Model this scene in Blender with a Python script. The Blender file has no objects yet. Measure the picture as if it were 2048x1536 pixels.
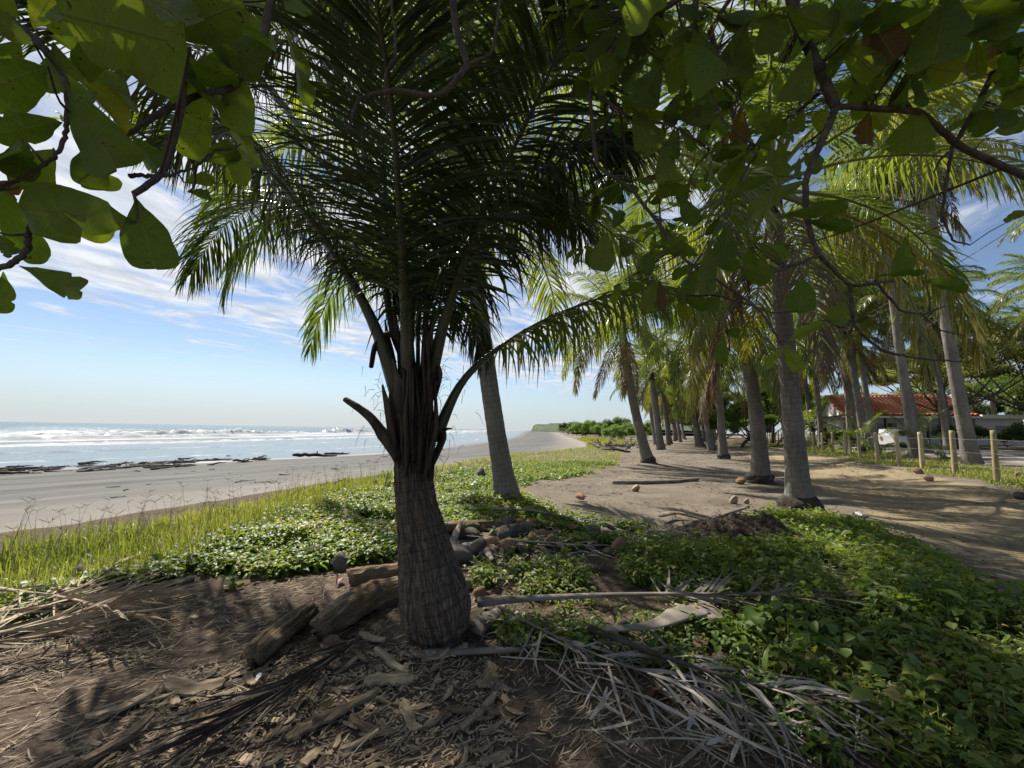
import bpy, math, random
import numpy as np
from mathutils import Vector

rng = np.random.default_rng(7)
random.seed(7)
sc = bpy.context.scene
COL = sc.collection
R = math.radians

# ------------------------------------------------------------------ camera
F = 860.0                      # focal length in photo pixels (2048 wide)
CAM = np.array([0.0, 0.0, 1.5])
PITCH, ROLL = R(6.07), R(0.93)
_fw = np.array([0, math.cos(PITCH), math.sin(PITCH)])
_up0 = np.array([0, -math.sin(PITCH), math.cos(PITCH)])
_rt0 = np.array([1.0, 0, 0])
_rt = _rt0 * math.cos(ROLL) + _up0 * math.sin(ROLL)
_up = _up0 * math.cos(ROLL) - _rt0 * math.sin(ROLL)
cam_data = bpy.data.cameras.new("camera")
cam = bpy.data.objects.new("camera", cam_data)
COL.objects.link(cam)
cam_data.sensor_width = 36.0
cam_data.lens = 36.0 * F / 2048.0
cam_data.clip_start = 0.02
cam_data.clip_end = 20000
from mathutils import Matrix
cam.matrix_world = Matrix(((_rt[0], _up[0], -_fw[0], CAM[0]), (_rt[1], _up[1], -_fw[1], CAM[1]),
                           (_rt[2], _up[2], -_fw[2], CAM[2]), (0, 0, 0, 1)))
sc.camera = cam

# ------------------------------------------------------------------ light
SUN_AZ, SUN_EL = -33.0, 47.0     # degrees, azimuth clockwise from +Y
sd = bpy.data.lights.new("sun", 'SUN')
sd.energy = 5.0
sd.angle = R(0.53)
sd.color = (1.0, 0.93, 0.82)
sun = bpy.data.objects.new("sun", sd)
COL.objects.link(sun)
_s = Vector((math.sin(R(SUN_AZ)) * math.cos(R(SUN_EL)), math.cos(R(SUN_AZ)) * math.cos(R(SUN_EL)), math.sin(R(SUN_EL))))
sun.rotation_euler = _s.to_track_quat('Z', 'Y').to_euler()
sun.location = _s * 50

world = bpy.data.worlds.new("World")
sc.world = world
world.use_nodes = True
wn, wl = world.node_tree.nodes, world.node_tree.links
wn.clear()
SKY_STRENGTH = 0.068
def N(nodes, t, **kw):
    n = nodes.new(t)
    for k, v in kw.items():
        if k in n.inputs:
            n.inputs[k].default_value = v
        else:
            setattr(n, k, v)
    return n
def math_node(nodes, links, op, a, b=None, c=None, clamp=False):
    n = nodes.new('ShaderNodeMath'); n.operation = op; n.use_clamp = clamp
    for i, v in enumerate((a, b, c)):
        if v is None: continue
        if isinstance(v, (int, float)): n.inputs[i].default_value = v
        else: links.new(v, n.inputs[i])
    return n.outputs[0]
def smooth_node(nodes, links, v, lo, hi):
    n = nodes.new('ShaderNodeMapRange'); n.interpolation_type = 'SMOOTHSTEP'
    links.new(v, n.inputs[0]); n.inputs[1].default_value = lo; n.inputs[2].default_value = hi
    return n.outputs[0]
sky = N(wn, 'ShaderNodeTexSky', sky_type='NISHITA', sun_disc=False, sun_elevation=R(SUN_EL), sun_rotation=R(SUN_AZ),
        altitude=0.0, air_density=1.0, dust_density=0.1, ozone_density=3.2)
tc = wn.new('ShaderNodeTexCoord')
sep = wn.new('ShaderNodeSeparateXYZ'); wl.new(tc.outputs['Generated'], sep.inputs[0])
zc = math_node(wn, wl, 'MAXIMUM', sep.outputs[2], 0.03)
px_ = math_node(wn, wl, 'DIVIDE', sep.outputs[0], zc)
py_ = math_node(wn, wl, 'DIVIDE', sep.outputs[1], zc)
com = wn.new('ShaderNodeCombineXYZ'); wl.new(px_, com.inputs[0]); wl.new(py_, com.inputs[1])
mp0 = wn.new('ShaderNodeMapping'); wl.new(com.outputs[0], mp0.inputs[0]); mp0.inputs['Rotation'].default_value = (0, 0, R(27))
mp = wn.new('ShaderNodeMapping'); wl.new(mp0.outputs[0], mp.inputs[0]); mp.inputs['Scale'].default_value = (1.25, 0.75, 1)
cn = N(wn, 'ShaderNodeTexNoise', Scale=1.5, Detail=10.0, Roughness=0.62, Distortion=0.6); wl.new(mp.outputs[0], cn.inputs['Vector'])
cn2 = N(wn, 'ShaderNodeTexNoise', Scale=3.2, Detail=6.0, Roughness=0.55, Distortion=0.3); wl.new(mp.outputs[0], cn2.inputs['Vector'])
# a long bank of cloud, thinning out to both sides
ca = math_node(wn, wl, 'MULTIPLY', px_, 0.887)
cb = math_node(wn, wl, 'MULTIPLY_ADD', py_, -0.46, ca)
bank_l = smooth_node(wn, wl, cb, -6.0, -3.6)
bank_r = smooth_node(wn, wl, cb, 2.0, -1.5)
bank = math_node(wn, wl, 'MULTIPLY', bank_l, bank_r)
cov = math_node(wn, wl, 'MULTIPLY_ADD', bank, 0.21, cn.outputs[0])
dens = smooth_node(wn, wl, cov, 0.55, 0.78)
lowfade = smooth_node(wn, wl, sep.outputs[2], 0.05, 0.16)
dens = math_node(wn, wl, 'MULTIPLY', dens, lowfade)
dens = math_node(wn, wl, 'MULTIPLY', dens, 0.93)
cr = wn.new('ShaderNodeValToRGB'); wl.new(cn2.outputs[0], cr.inputs[0])
cr.color_ramp.elements[0].position = 0.33; cr.color_ramp.elements[0].color = (4.9, 5.3, 5.9, 1)
cr.color_ramp.elements[1].position = 0.62; cr.color_ramp.elements[1].color = (7.9, 8.05, 8.3, 1)
wm = wn.new('ShaderNodeMix'); wm.data_type = 'RGBA'
tint = wn.new('ShaderNodeMix'); tint.data_type = 'RGBA'; tint.blend_type = 'MULTIPLY'; tint.inputs[0].default_value = 1.0
wl.new(sky.outputs[0], tint.inputs[6]); tint.inputs[7].default_value = (0.98, 0.91, 0.91, 1)
wl.new(dens, wm.inputs[0]); wl.new(tint.outputs[2], wm.inputs[6]); wl.new(cr.outputs[0], wm.inputs[7])
hz = smooth_node(wn, wl, sep.outputs[2], 0.13, 0.0)      # pale sea haze low over the whole horizon
wm2 = wn.new('ShaderNodeMix'); wm2.data_type = 'RGBA'
wl.new(math_node(wn, wl, 'MULTIPLY', hz, 0.72), wm2.inputs[0]); wl.new(wm.outputs[2], wm2.inputs[6]); wm2.inputs[7].default_value = (3.65, 4.65, 5.8, 1)
bg = N(wn, 'ShaderNodeBackground', Strength=SKY_STRENGTH); wl.new(wm2.outputs[2], bg.inputs[0])
wo = wn.new('ShaderNodeOutputWorld'); wl.new(bg.outputs[0], wo.inputs[0])

sc.view_settings.view_transform = 'Standard'
sc.view_settings.look = 'None'
sc.view_settings.gamma = 1.0
sc.view_settings.use_curve_mapping = False
sc.view_settings.exposure = 0.85
sc.render.engine = 'CYCLES'
sc.cycles.use_denoising = True
sc.cycles.max_bounces = 7
sc.cycles.diffuse_bounces = 4
sc.cycles.transmission_bounces = 6
sc.cycles.glossy_bounces = 3
sc.cycles.transparent_max_bounces = 6

# ------------------------------------------------------------------ numeric helpers
def _hash(i, j, s):
    h = (i.astype(np.int64) * 374761393 + j.astype(np.int64) * 668265263 + s * 1442695041) & 0xffffffff
    h = ((h ^ (h >> 13)) * 1274126177) & 0xffffffff
    return ((h ^ (h >> 16)) & 0xffff) / 65535.0
def vnoise(x, y, s=0):
    x = np.asarray(x, float); y = np.asarray(y, float)
    i = np.floor(x); j = np.floor(y); fx = x - i; fy = y - j
    fx = fx * fx * (3 - 2 * fx); fy = fy * fy * (3 - 2 * fy)
    a = _hash(i, j, s); b = _hash(i + 1, j, s); c = _hash(i, j + 1, s); d = _hash(i + 1, j + 1, s)
    return (a * (1 - fx) + b * fx) * (1 - fy) + (c * (1 - fx) + d * fx) * fy
def fbm(x, y, s=0, o=4):
    v = 0; a = 0.5; t = 0
    for k in range(o):
        v = v + a * vnoise(x * 2 ** k, y * 2 ** k, s + k); t += a; a *= 0.5
    return v / t
def sst(v, lo, hi):
    t = np.clip((v - lo) / (hi - lo), 0, 1); return t * t * (3 - 2 * t)
def unit(v):
    v = np.asarray(v, float); n = np.linalg.norm(v, axis=-1, keepdims=True); return v / np.maximum(n, 1e-9)
XE = np.array([(-60, -22), (-20, -14), (0, -10), (7, -8), (10, -7), (16, -4.5), (24, -1), (43, 7.5), (70, 12), (150, 19), (300, 33), (600, 60), (1000, 100), (4000, 420)], float)
XW = np.array([(-200, -190), (-60, -100), (0, -58), (29, -36), (50, -21), (77, -13.5), (130, -5), (190, 0), (333, 6), (700, 17), (1000, 34), (1300, 45), (4000, 150), (9000, 330)], float)
def xe(y): return np.interp(y, XE[:, 0], XE[:, 1])
def xw(y): return np.interp(y, XW[:, 0], XW[:, 1])
SEA_Z = -1.8
def qq(x, y): return 0.919 * x - 0.395 * y           # distance to the right across the avenue
def height(x, y, fine=True):
    x = np.asarray(x, float); y = np.asarray(y, float)
    q = qq(x, y); e = x - xe(y)
    near = sst(y, 400, 150)
    up = (0.28 * sst(q, 3.5, 8) + 0.25 * sst(q, 9, 14) + 0.25 * sst(q, 16, 26)) * near
    bank = -0.72 * (1 - sst(e, -1.6, 2.2)) + 0.10 * sst(e, 0, 2.2) * sst(e, 5, 2.5)
    w = xe(y) - xw(y)
    bt = np.clip((-1.6 - e) / np.maximum(w - 1.6, 1), 0, 1.6)
    z = up + bank - (1.8 - 0.72) * bt
    if fine:
        far = 1 - sst(y, 40, 90)
        z = z + far * (0.10 * (fbm(x * 0.45, y * 0.45, 11, 3) - 0.5) + 0.05 * (fbm(x * 1.9, y * 1.9, 5, 3) - 0.5) * sst(e, -3, 0))
        nr = sst(y, 9, 5) * sst(e, 2, 4)
        z = z + nr * (0.05 * (fbm(x * 4.5, y * 4.5, 21, 4) - 0.5) + 0.018 * (fbm(x * 16, y * 16, 31, 2) - 0.5))
    return z
def ray(px, py):
    return _fw + _rt * ((px - 1024) / F) - _up * ((py - 768) / F)
def P(px, py, d):
    return CAM + ray(px, py) * d
def G(px, py, lift=0.0):
    """point of the ground seen at a photo pixel"""
    r = ray(px, py)
    ds = np.geomspace(0.3, 3000, 460); p = CAM + r * ds[:, None]
    below = p[:, 2] <= height(p[:, 0], p[:, 1]) + lift
    i = int(below.argmax()) if below.any() else 459
    lo, hi = ds[max(i - 1, 0)], ds[i]
    for _ in range(2):
        dd = np.linspace(lo, hi, 60); p = CAM + r * dd[:, None]
        below = p[:, 2] <= height(p[:, 0], p[:, 1]) + lift
        i = int(below.argmax()) if below.any() else 59
        lo, hi = dd[max(i - 1, 0)], dd[i]
    p = CAM + r * hi
    return np.array([p[0], p[1], float(height(p[0], p[1]))])
def proj(p):
    v = np.asarray(p, float) - CAM
    d = v @ _fw
    dd = np.where(d > 0.05, d, np.nan)
    return 1024 + F * (v @ _rt) / dd, 768 - F * (v @ _up) / dd, d
def inpoly(x, y, poly):
    c = np.zeros(np.shape(x), bool); n = len(poly)
    for i in range(n):
        x1, y1 = poly[i]; x2, y2 = poly[(i + 1) % n]
        if y1 == y2: continue
        k = ((y1 > y) != (y2 > y)) & (x < (x2 - x1) * (y - y1) / (y2 - y1) + x1)
        c ^= k
    return c

# ------------------------------------------------------------------ object helpers
def tag(o, label=None, cat=None, group=None, kind=None):
    if label: o["label"] = label
    if cat: o["category"] = cat
    if group: o["group"] = group
    if kind: o["kind"] = kind
    return o
def mesh(name, V, Fs, mats=None, attrs=None, smooth=True, matidx=None):
    V = np.asarray(V, np.float32)
    if isinstance(Fs, np.ndarray): Fs = [Fs]
    Fs = [np.asarray(f, np.int32) for f in Fs if len(f)]
    me = bpy.data.meshes.new(name)
    me.vertices.add(len(V)); me.vertices.foreach_set("co", V.ravel())
    tot = sum(f.size for f in Fs); npoly = sum(len(f) for f in Fs)
    me.loops.add(tot); me.polygons.add(npoly)
    me.loops.foreach_set("vertex_index", np.concatenate([f.ravel() for f in Fs]))
    ls = []; o = 0
    for f in Fs:
        ls.append(o + np.arange(len(f)) * f.shape[1]); o += f.size
    me.polygons.foreach_set("loop_start", np.concatenate(ls).astype(np.int32))
    me.polygons.foreach_set("use_smooth", np.full(npoly, smooth))
    if matidx is not None: me.polygons.foreach_set("material_index", np.asarray(matidx, np.int32))
    if attrs:
        for k, a in attrs.items():
            at = me.attributes.new(k, 'FLOAT', 'POINT'); at.data.foreach_set("value", np.asarray(a, np.float32))
    me.update(calc_edges=True)
    if mats is not None:
        for m in (mats if isinstance(mats, (list, tuple)) else [mats]): me.materials.append(m)
    return me
def link(name, me, parent=None, loc=None, rot=None, scale=None):
    o = bpy.data.objects.new(name, me); COL.objects.link(o)
    if parent is not None: o.parent = parent
    if loc is not None: o.location = [float(a) for a in loc]
    if rot is not None: o.rotation_euler = [float(a) for a in rot]
    if scale is not None: o.scale = (scale,) * 3 if np.isscalar(scale) else [float(a) for a in scale]
    return o
def empty(name, loc, label=None, cat=None, group=None, rot=None):
    o = bpy.data.objects.new(name, None); COL.objects.link(o)
    o.location = [float(a) for a in loc]; o.empty_display_size = 0.1
    if rot is not None: o.rotation_euler = rot
    return tag(o, label, cat, group)
def obj(name, V, Fs, mat, parent=None, origin=(0, 0, 0), **kw):
    """world-space vertices; origin is where the object (or its parent) stands"""
    me = mesh(name, np.asarray(V, float) - np.asarray(origin, float), Fs, mat, **kw)
    return link(name, me, parent, None if parent is not None else origin)
def join(parts):
    """list of (V, [faces...]) -> one"""
    Vs, Fd, o = [], {}, 0
    for V, Fs in parts:
        V = np.asarray(V, float)
        if isinstance(Fs, np.ndarray): Fs = [Fs]
        for f in Fs:
            f = np.asarray(f)
            if len(f): Fd.setdefault(f.shape[1], []).append(f + o)
        Vs.append(V); o += len(V)
    return np.concatenate(Vs), [np.concatenate(v) for v in Fd.values()]
def resample(pts, n):
    """smooth curve (Catmull-Rom) through the points"""
    pts = np.asarray(pts, float)
    if len(pts) == 2:
        t = np.linspace(0, 1, n)[:, None]; return pts[0] * (1 - t) + pts[1] * t
    p = np.vstack([2 * pts[0] - pts[1], pts, 2 * pts[-1] - pts[-2]])
    m = len(pts) - 1
    u = np.linspace(0, m, n); k = np.minimum(u.astype(int), m - 1); t = (u - k)[:, None]
    a, b, c, d = p[k], p[k + 1], p[k + 2], p[k + 3]
    return 0.5 * ((2 * b) + (c - a) * t + (2 * a - 5 * b + 4 * c - d) * t ** 2 + (3 * b - a - 3 * c + d) * t ** 3)
def frames(pts):
    T = unit(np.gradient(pts, axis=0)); ref = np.array([0.3, 0.1, 1.0])
    if abs(T[0] @ unit(ref)) > 0.9: ref = np.array([1.0, 0.2, 0])
    A = unit(np.cross(T[0], ref)); As = [A]
    for i in range(1, len(T)):
        A = unit(A - (A @ T[i]) * T[i]); As.append(A)
    A = np.array(As); return T, A, np.cross(T, A)
def tube(pts, radii, seg=10, rough=0.0, rs=6.0, seed=0, cap=True, flat=1.0):
    pts = np.asarray(pts, float); n = len(pts); radii = np.broadcast_to(np.asarray(radii, float), (n,))
    T, A, B = frames(pts)
    th = np.arange(seg) / seg * 2 * math.pi
    rr = radii[:, None] * np.ones(seg)[None]
    L = np.concatenate([[0], np.cumsum(np.linalg.norm(np.diff(pts, axis=0), axis=1))])
    if rough:
        rr = rr * (1 + rough * 2 * (fbm(np.cos(th)[None] * 1.5 + 7 + L[:, None] * rs * .35, np.sin(th)[None] * 1.5 + L[:, None] * rs, seed, 3) - 0.5))
    V = pts[:, None] + rr[..., None] * (np.cos(th)[None, :, None] * A[:, None] + flat * np.sin(th)[None, :, None] * B[:, None])
    V = V.reshape(-1, 3)
    i = np.arange(n - 1)[:, None] * seg; j = np.arange(seg)[None]; j2 = (j + 1) % seg
    Q = np.stack([i + j, i + j2, i + seg + j2, i + seg + j], -1).reshape(-1, 4)
    Fs = [Q]
    if cap:
        V = np.vstack([V, pts[0] - T[0] * radii[0] * .15, pts[-1] + T[-1] * radii[-1] * .15])
        a = np.arange(seg); b = (a + 1) % seg
        t1 = np.stack([np.full(seg, n * seg), b, a], -1); t2 = np.stack([np.full(seg, n * seg + 1), (n - 1) * seg + a, (n - 1) * seg + b], -1)
        Fs.append(np.vstack([t1, t2]))
    return V, Fs, np.concatenate([np.repeat(L, seg), [0, L[-1]]]) if cap else np.repeat(L, seg)
def grain(n, seg, L=None, cap=True):
    """attributes that let a material follow the length of a tube"""
    th = np.tile(np.arange(seg) / seg * 2 * math.pi, n); z = [0, 0] if cap else []
    return {'gx': np.concatenate([np.cos(th), z]), 'gy': np.concatenate([np.sin(th), z]), 'len': L}
def grain_vec(nd, lk, k_round, k_len):
    c = nd.new('ShaderNodeCombineXYZ')
    lk.new(math_node(nd, lk, 'MULTIPLY', attr(nd, 'gx'), k_round), c.inputs[0]); lk.new(math_node(nd, lk, 'MULTIPLY', attr(nd, 'gy'), k_round), c.inputs[1])
    lk.new(math_node(nd, lk, 'MULTIPLY', attr(nd, 'len'), k_len), c.inputs[2]); return c.outputs[0]
def grid_faces(nr, nc):
    i = np.arange(nr - 1)[:, None] * nc; j = np.arange(nc - 1)[None]
    return np.stack([i + j, i + j + 1, i + nc + j + 1, i + nc + j], -1).reshape(-1, 4)
BOXF = np.array([(0, 3, 2, 1), (4, 5, 6, 7), (0, 1, 5, 4), (1, 2, 6, 5), (2, 3, 7, 6), (3, 0, 4, 7)])
def box(x0, x1, y0, y1, z0, z1):
    return np.array([(x0, y0, z0), (x1, y0, z0), (x1, y1, z0), (x0, y1, z0), (x0, y0, z1), (x1, y0, z1), (x1, y1, z1), (x0, y1, z1)], float), [BOXF]

# ------------------------------------------------------------------ materials
def new_mat(name):
    m = bpy.data.materials.new(name); m.use_nodes = True
    nt = m.node_tree; nt.nodes.clear()
    out = nt.nodes.new('ShaderNodeOutputMaterial')
    return m, nt.nodes, nt.links, out
def ramp(nodes, links, fac, stops):
    r = nodes.new('ShaderNodeValToRGB'); links.new(fac, r.inputs[0])
    e = r.color_ramp.elements
    while len(e) < len(stops): e.new(0.5)
    for k, (p, c) in enumerate(stops):
        e[k].position = p; e[k].color = (*c, 1)
    return r.outputs[0]
def noise(nodes, links, scale, detail=4, rough=0.55, vec=None, dist=0.0, stretch=None, coord='Object'):
    t = nodes.new('ShaderNodeTexCoord'); v = t.outputs[coord] if vec is None else vec
    if coord == 'Position':
        pass
    if stretch is not None:
        m = nodes.new('ShaderNodeMapping'); links.new(v, m.inputs[0]); m.inputs['Scale'].default_value = stretch; v = m.outputs[0]
    n = N(nodes, 'ShaderNodeTexNoise', Scale=scale, Detail=detail, Roughness=rough, Distortion=dist); links.new(v, n.inputs['Vector'])
    return n.outputs[0]
def turned(nd, lk, v, deg, scale):
    """turn a position first, then stretch it"""
    a = nd.new('ShaderNodeMapping'); lk.new(v, a.inputs[0]); a.inputs['Rotation'].default_value = (0, 0, R(deg))
    b = nd.new('ShaderNodeMapping'); lk.new(a.outputs[0], b.inputs[0]); b.inputs['Scale'].default_value = scale
    return b.outputs[0]
def world_pos(nodes):
    return nodes.new('ShaderNodeNewGeometry').outputs['Position']
def mixc(nodes, links, fac, a, b, blend='MIX'):
    m = nodes.new('ShaderNodeMix'); m.data_type = 'RGBA'; m.blend_type = blend
    if isinstance(fac, (int, float)): m.inputs[0].default_value = fac
    else: links.new(fac, m.inputs[0])
    for i, c in ((6, a), (7, b)):
        if isinstance(c, tuple): m.inputs[i].default_value = (*c, 1)
        else: links.new(c, m.inputs[i])
    return m.outputs[2]
def bump(nodes, links, h, strength=0.5, dist=0.02, normal=None):
    b = nodes.new('ShaderNodeBump'); b.inputs['Strength'].default_value = strength; b.inputs['Distance'].default_value = dist
    links.new(h, b.inputs['Height'])
    if normal is not None: links.new(normal, b.inputs['Normal'])
    return b.outputs[0]
def principled(nodes, links, col, rough=0.8, normal=None, spec=0.3):
    p = nodes.new('ShaderNodeBsdfPrincipled')
    if isinstance(col, tuple): p.inputs['Base Color'].default_value = (*col, 1)
    else: links.new(col, p.inputs['Base Color'])
    if isinstance(rough, (int, float)): p.inputs['Roughness'].default_value = rough
    else: links.new(rough, p.inputs['Roughness'])
    p.inputs['Specular IOR Level'].default_value = spec
    if normal is not None: links.new(normal, p.inputs['Normal'])
    return p.outputs[0]
def attr(nodes, name):
    a = nodes.new('ShaderNodeAttribute'); a.attribute_name = name; return a.outputs['Fac']

def leaf_mat(name, stops, trans=0.42, rough=0.42, spec=0.4, tint=1.25, scale=0.6, use_attr=None, bmp=None, ycol=None, obj_rand=True):
    """thin leaf: reflects its own green and lets a yellower green through"""
    m, nd, lk, out = new_mat(name)
    if use_attr: fac = attr(nd, use_attr)
    else:
        inf = nd.new('ShaderNodeObjectInfo')
        n1 = noise(nd, lk, scale, 3)
        fac = math_node(nd, lk, 'MULTIPLY_ADD', inf.outputs['Random'], 0.55 if obj_rand else 0.0, math_node(nd, lk, 'MULTIPLY_ADD', n1, 0.9, -0.22 if obj_rand else 0.0))
    c = ramp(nd, lk, fac, stops)
    bn = None
    if bmp: bn = bump(nd, lk, noise(nd, lk, bmp, 3), 0.25, 0.01)
    p = principled(nd, lk, c, rough, bn, spec)
    t = nd.new('ShaderNodeBsdfTranslucent')
    tcol = mixc(nd, lk, 1.0, c, ycol or (tint * 1.15, tint * 1.2, 0.45), 'MULTIPLY')
    lk.new(tcol, t.inputs[0])
    mx = nd.new('ShaderNodeMixShader'); mx.inputs[0].default_value = trans
    lk.new(p, mx.inputs[1]); lk.new(t.outputs[0], mx.inputs[2]); lk.new(mx.outputs[0], out.inputs[0])
    return m
def simple_mat(name, stops, scale=6, rough=0.85, spec=0.25, stretch=None, bs=0.5, bd=0.01, detail=5, objrand=0.0, bscale=None):
    m, nd, lk, out = new_mat(name)
    n = noise(nd, lk, scale, detail, 0.6, stretch=stretch)
    fac = n
    if objrand:
        inf = nd.new('ShaderNodeObjectInfo')
        fac = math_node(nd, lk, 'MULTIPLY_ADD', inf.outputs['Random'], objrand, math_node(nd, lk, 'ADD', n, -objrand / 2))
    c = ramp(nd, lk, fac, stops)
    h = noise(nd, lk, (bscale or scale * 3), 5, 0.65, stretch=stretch)
    lk.new(principled(nd, lk, c, rough, bump(nd, lk, h, bs, bd), spec), out.inputs[0])
    return m

def grain_mat(name, stops, kr=5.0, kl=3.0, bs=0.9, bd=0.02, rough=0.9, fine=2.5):
    """wood or bark whose fibres run along the piece"""
    m, nd, lk, out = new_mat(name)
    v = grain_vec(nd, lk, kr, kl)
    n1 = N(nd, 'ShaderNodeTexNoise', Scale=1.0, Detail=8.0, Roughness=0.65, Distortion=0.3); lk.new(v, n1.inputs['Vector'])
    n2 = N(nd, 'ShaderNodeTexNoise', Scale=fine, Detail=6.0, Roughness=0.7); lk.new(v, n2.inputs['Vector'])
    n3 = noise(nd, lk, 5.0, 4)
    f = math_node(nd, lk, 'MULTIPLY_ADD', n2.outputs[0], 0.45, math_node(nd, lk, 'MULTIPLY_ADD', n1.outputs[0], 0.45, math_node(nd, lk, 'MULTIPLY', n3, 0.15)))
    c = ramp(nd, lk, f, stops)
    h = math_node(nd, lk, 'MULTIPLY_ADD', n2.outputs[0], 0.6, n1.outputs[0])
    lk.new(principled(nd, lk, c, rough, bump(nd, lk, h, bs, bd), 0.15), out.inputs[0])
    return m

# ================================================================== SETTING
# ---- ground materials
def ground_material(name, edge_attr=None, edge_col=None, kind='sand'):
    m, nd, lk, out = new_mat(name)
    pos = world_pos(nd)
    n1 = noise(nd, lk, 0.9, 6, 0.6, vec=pos)
    n2 = noise(nd, lk, 22.0, 5, 0.7, vec=pos)
    n3 = noise(nd, lk, 90.0, 3, 0.7, vec=pos)
    sand = ramp(nd, lk, n1, [(0.25, (0.108, 0.090, 0.072)), (0.5, (0.168, 0.142, 0.113)), (0.75, (0.235, 0.203, 0.163))])
    if edge_col:
        tr = ramp(nd, lk, n1, [(0.3, tuple(c * 0.8 for c in edge_col)), (0.7, tuple(min(1, c * 1.12) for c in edge_col))])
        ea = attr(nd, 'edge')
        ea = math_node(nd, lk, 'MULTIPLY_ADD', n2, 0.8, math_node(nd, lk, 'ADD', ea, -0.4))
        sand = mixc(nd, lk, smooth_node(nd, lk, ea, 0.25, 0.75), sand, tr)
    soil = ramp(nd, lk, n2, [(0.3, (0.060, 0.044, 0.033)), (0.6, (0.125, 0.095, 0.071)), (0.8, (0.21, 0.165, 0.125))])
    col = sand
    if kind == 'sand':
        s = attr(nd, 'soil')
        s2 = math_node(nd, lk, 'MULTIPLY_ADD', n2, 0.7, math_node(nd, lk, 'ADD', s, -0.35))
        s2 = math_node(nd, lk, 'MULTIPLY_ADD', n1, 0.5, math_node(nd, lk, 'ADD', s2, -0.25))
        col = mixc(nd, lk, smooth_node(nd, lk, s2, 0.2, 0.75), sand, soil)
    sp = smooth_node(nd, lk, n3, 0.64, 0.72)
    col = mixc(nd, lk, math_node(nd, lk, 'MULTIPLY', sp, 0.45), col, (0.10, 0.075, 0.05))
    vo = N(nd, 'ShaderNodeTexVoronoi', Scale=7.0); lk.new(pos, vo.inputs['Vector'])
    h = math_node(nd, lk, 'ADD', n2, math_node(nd, lk, 'MULTIPLY', n3, 0.5))
    h = math_node(nd, lk, 'MULTIPLY_ADD', noise(nd, lk, 4.5, 4, 0.6, vec=pos), 2.2, h)
    b = bump(nd, lk, h, 0.6, 0.045)
    lk.new(principled(nd, lk, col, 0.95, b, 0.1), out.inputs[0])
    return m
M = {}
M['ground'] = ground_material('sandy_soil')
M['track'] = ground_material('ochre_track', edge_col=(0.262, 0.210, 0.132), kind='track')
M['gravel'] = ground_material('grey_gravel', edge_col=(0.27, 0.255, 0.235), kind='track')

def beach_material():
    m, nd, lk, out = new_mat('grey_beach_sand')
    pos = world_pos(nd)
    s = attr(nd, 'shore')                 # 0 at the water, 1 at the grass
    n1 = noise(nd, lk, 0.9, 8, 0.66, vec=turned(nd, lk, pos, 34, (1.0, 0.07, 1)))
    n2 = noise(nd, lk, 3.0, 6, 0.65, vec=pos)
    n3 = noise(nd, lk, 18.0, 4, 0.65, vec=pos)
    c = ramp(nd, lk, n1, [(0.36, (0.034, 0.033, 0.032)), (0.46, (0.066, 0.064, 0.062)), (0.55, (0.090, 0.087, 0.083)), (0.66, (0.14, 0.135, 0.126))])
    warm = mixc(nd, lk, smooth_node(nd, lk, s, 0.72, 1.0), c, (0.19, 0.172, 0.15))
    wet = smooth_node(nd, lk, math_node(nd, lk, 'MULTIPLY_ADD', n1, 0.12, s), 0.30, 0.10)
    col = mixc(nd, lk, wet, warm, (0.07, 0.068, 0.066))
    dk = smooth_node(nd, lk, n2, 0.60, 0.70)
    col = mixc(nd, lk, math_node(nd, lk, 'MULTIPLY', dk, math_node(nd, lk, 'MULTIPLY', s, 0.55)), col, (0.13, 0.115, 0.10))
    rg = math_node(nd, lk, 'MULTIPLY_ADD', wet, -0.72, 0.92)
    h = math_node(nd, lk, 'ADD', n2, math_node(nd, lk, 'ADD', math_node(nd, lk, 'MULTIPLY', n3, 0.4), math_node(nd, lk, 'MULTIPLY', n1, 1.4)))
    bn = nd.new('ShaderNodeBump'); bn.inputs['Distance'].default_value = 0.06; lk.new(h, bn.inputs['Height'])
    lk.new(math_node(nd, lk, 'MULTIPLY_ADD', wet, -0.68, 0.7), bn.inputs['Strength'])
    lk.new(principled(nd, lk, col, rg, bn.outputs[0], 0.4), out.inputs[0])
    return m
M['beach'] = beach_material()

# ---- sheets: ground right of the grass edge, beach between it and the sea
ROWS = np.concatenate([np.arange(-40, -4, 1.5), np.arange(-4, 0.6, 0.15), np.arange(0.6, 8.0, 0.055), np.arange(8.0, 26, 0.2), np.geomspace(26, 4000, 90)])
uc = np.concatenate([np.linspace(0, 2, 18)[:-1], np.arange(2, 19, 0.075), np.geomspace(19, 2600, 70)])
soil_poly_y = lambda x: 5.4 + 0.18 * x
YY, UU = np.meshgrid(ROWS, uc, indexing='ij'); XX = xe(YY) + UU
ZZ = height(XX, YY)
soil = np.clip(sst(YY, soil_poly_y(XX) + 1.6, soil_poly_y(XX) - 1.2) * sst(qq(XX, YY), 4.4, 2.4) * sst(XX, 4.8, 3.4)
               + 0.9 * sst(XX - xe(YY), 7, 3.5) * sst(YY, 26, 16), 0, 1)
gr = obj('ground', np.stack([XX, YY, ZZ], -1).reshape(-1, 3), grid_faces(len(ROWS), len(uc)), M['ground'], attrs={'soil': soil.ravel()})
tag(gr, 'sandy ground under the palms with dark soil around the young palm', kind='structure')
RB = np.concatenate([np.arange(-60, 2, 2.0), np.arange(2, 40, 0.25), np.geomspace(40, 4000, 90)])
ub = np.concatenate([np.linspace(0, 0.12, 30)[:-1], np.linspace(0.12, 1.5, 70)])
YB, UB = np.meshgrid(RB, ub, indexing='ij'); W = xe(YB) - xw(YB); XB = xe(YB) - UB * W
ZB = height(XB, YB)
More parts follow.
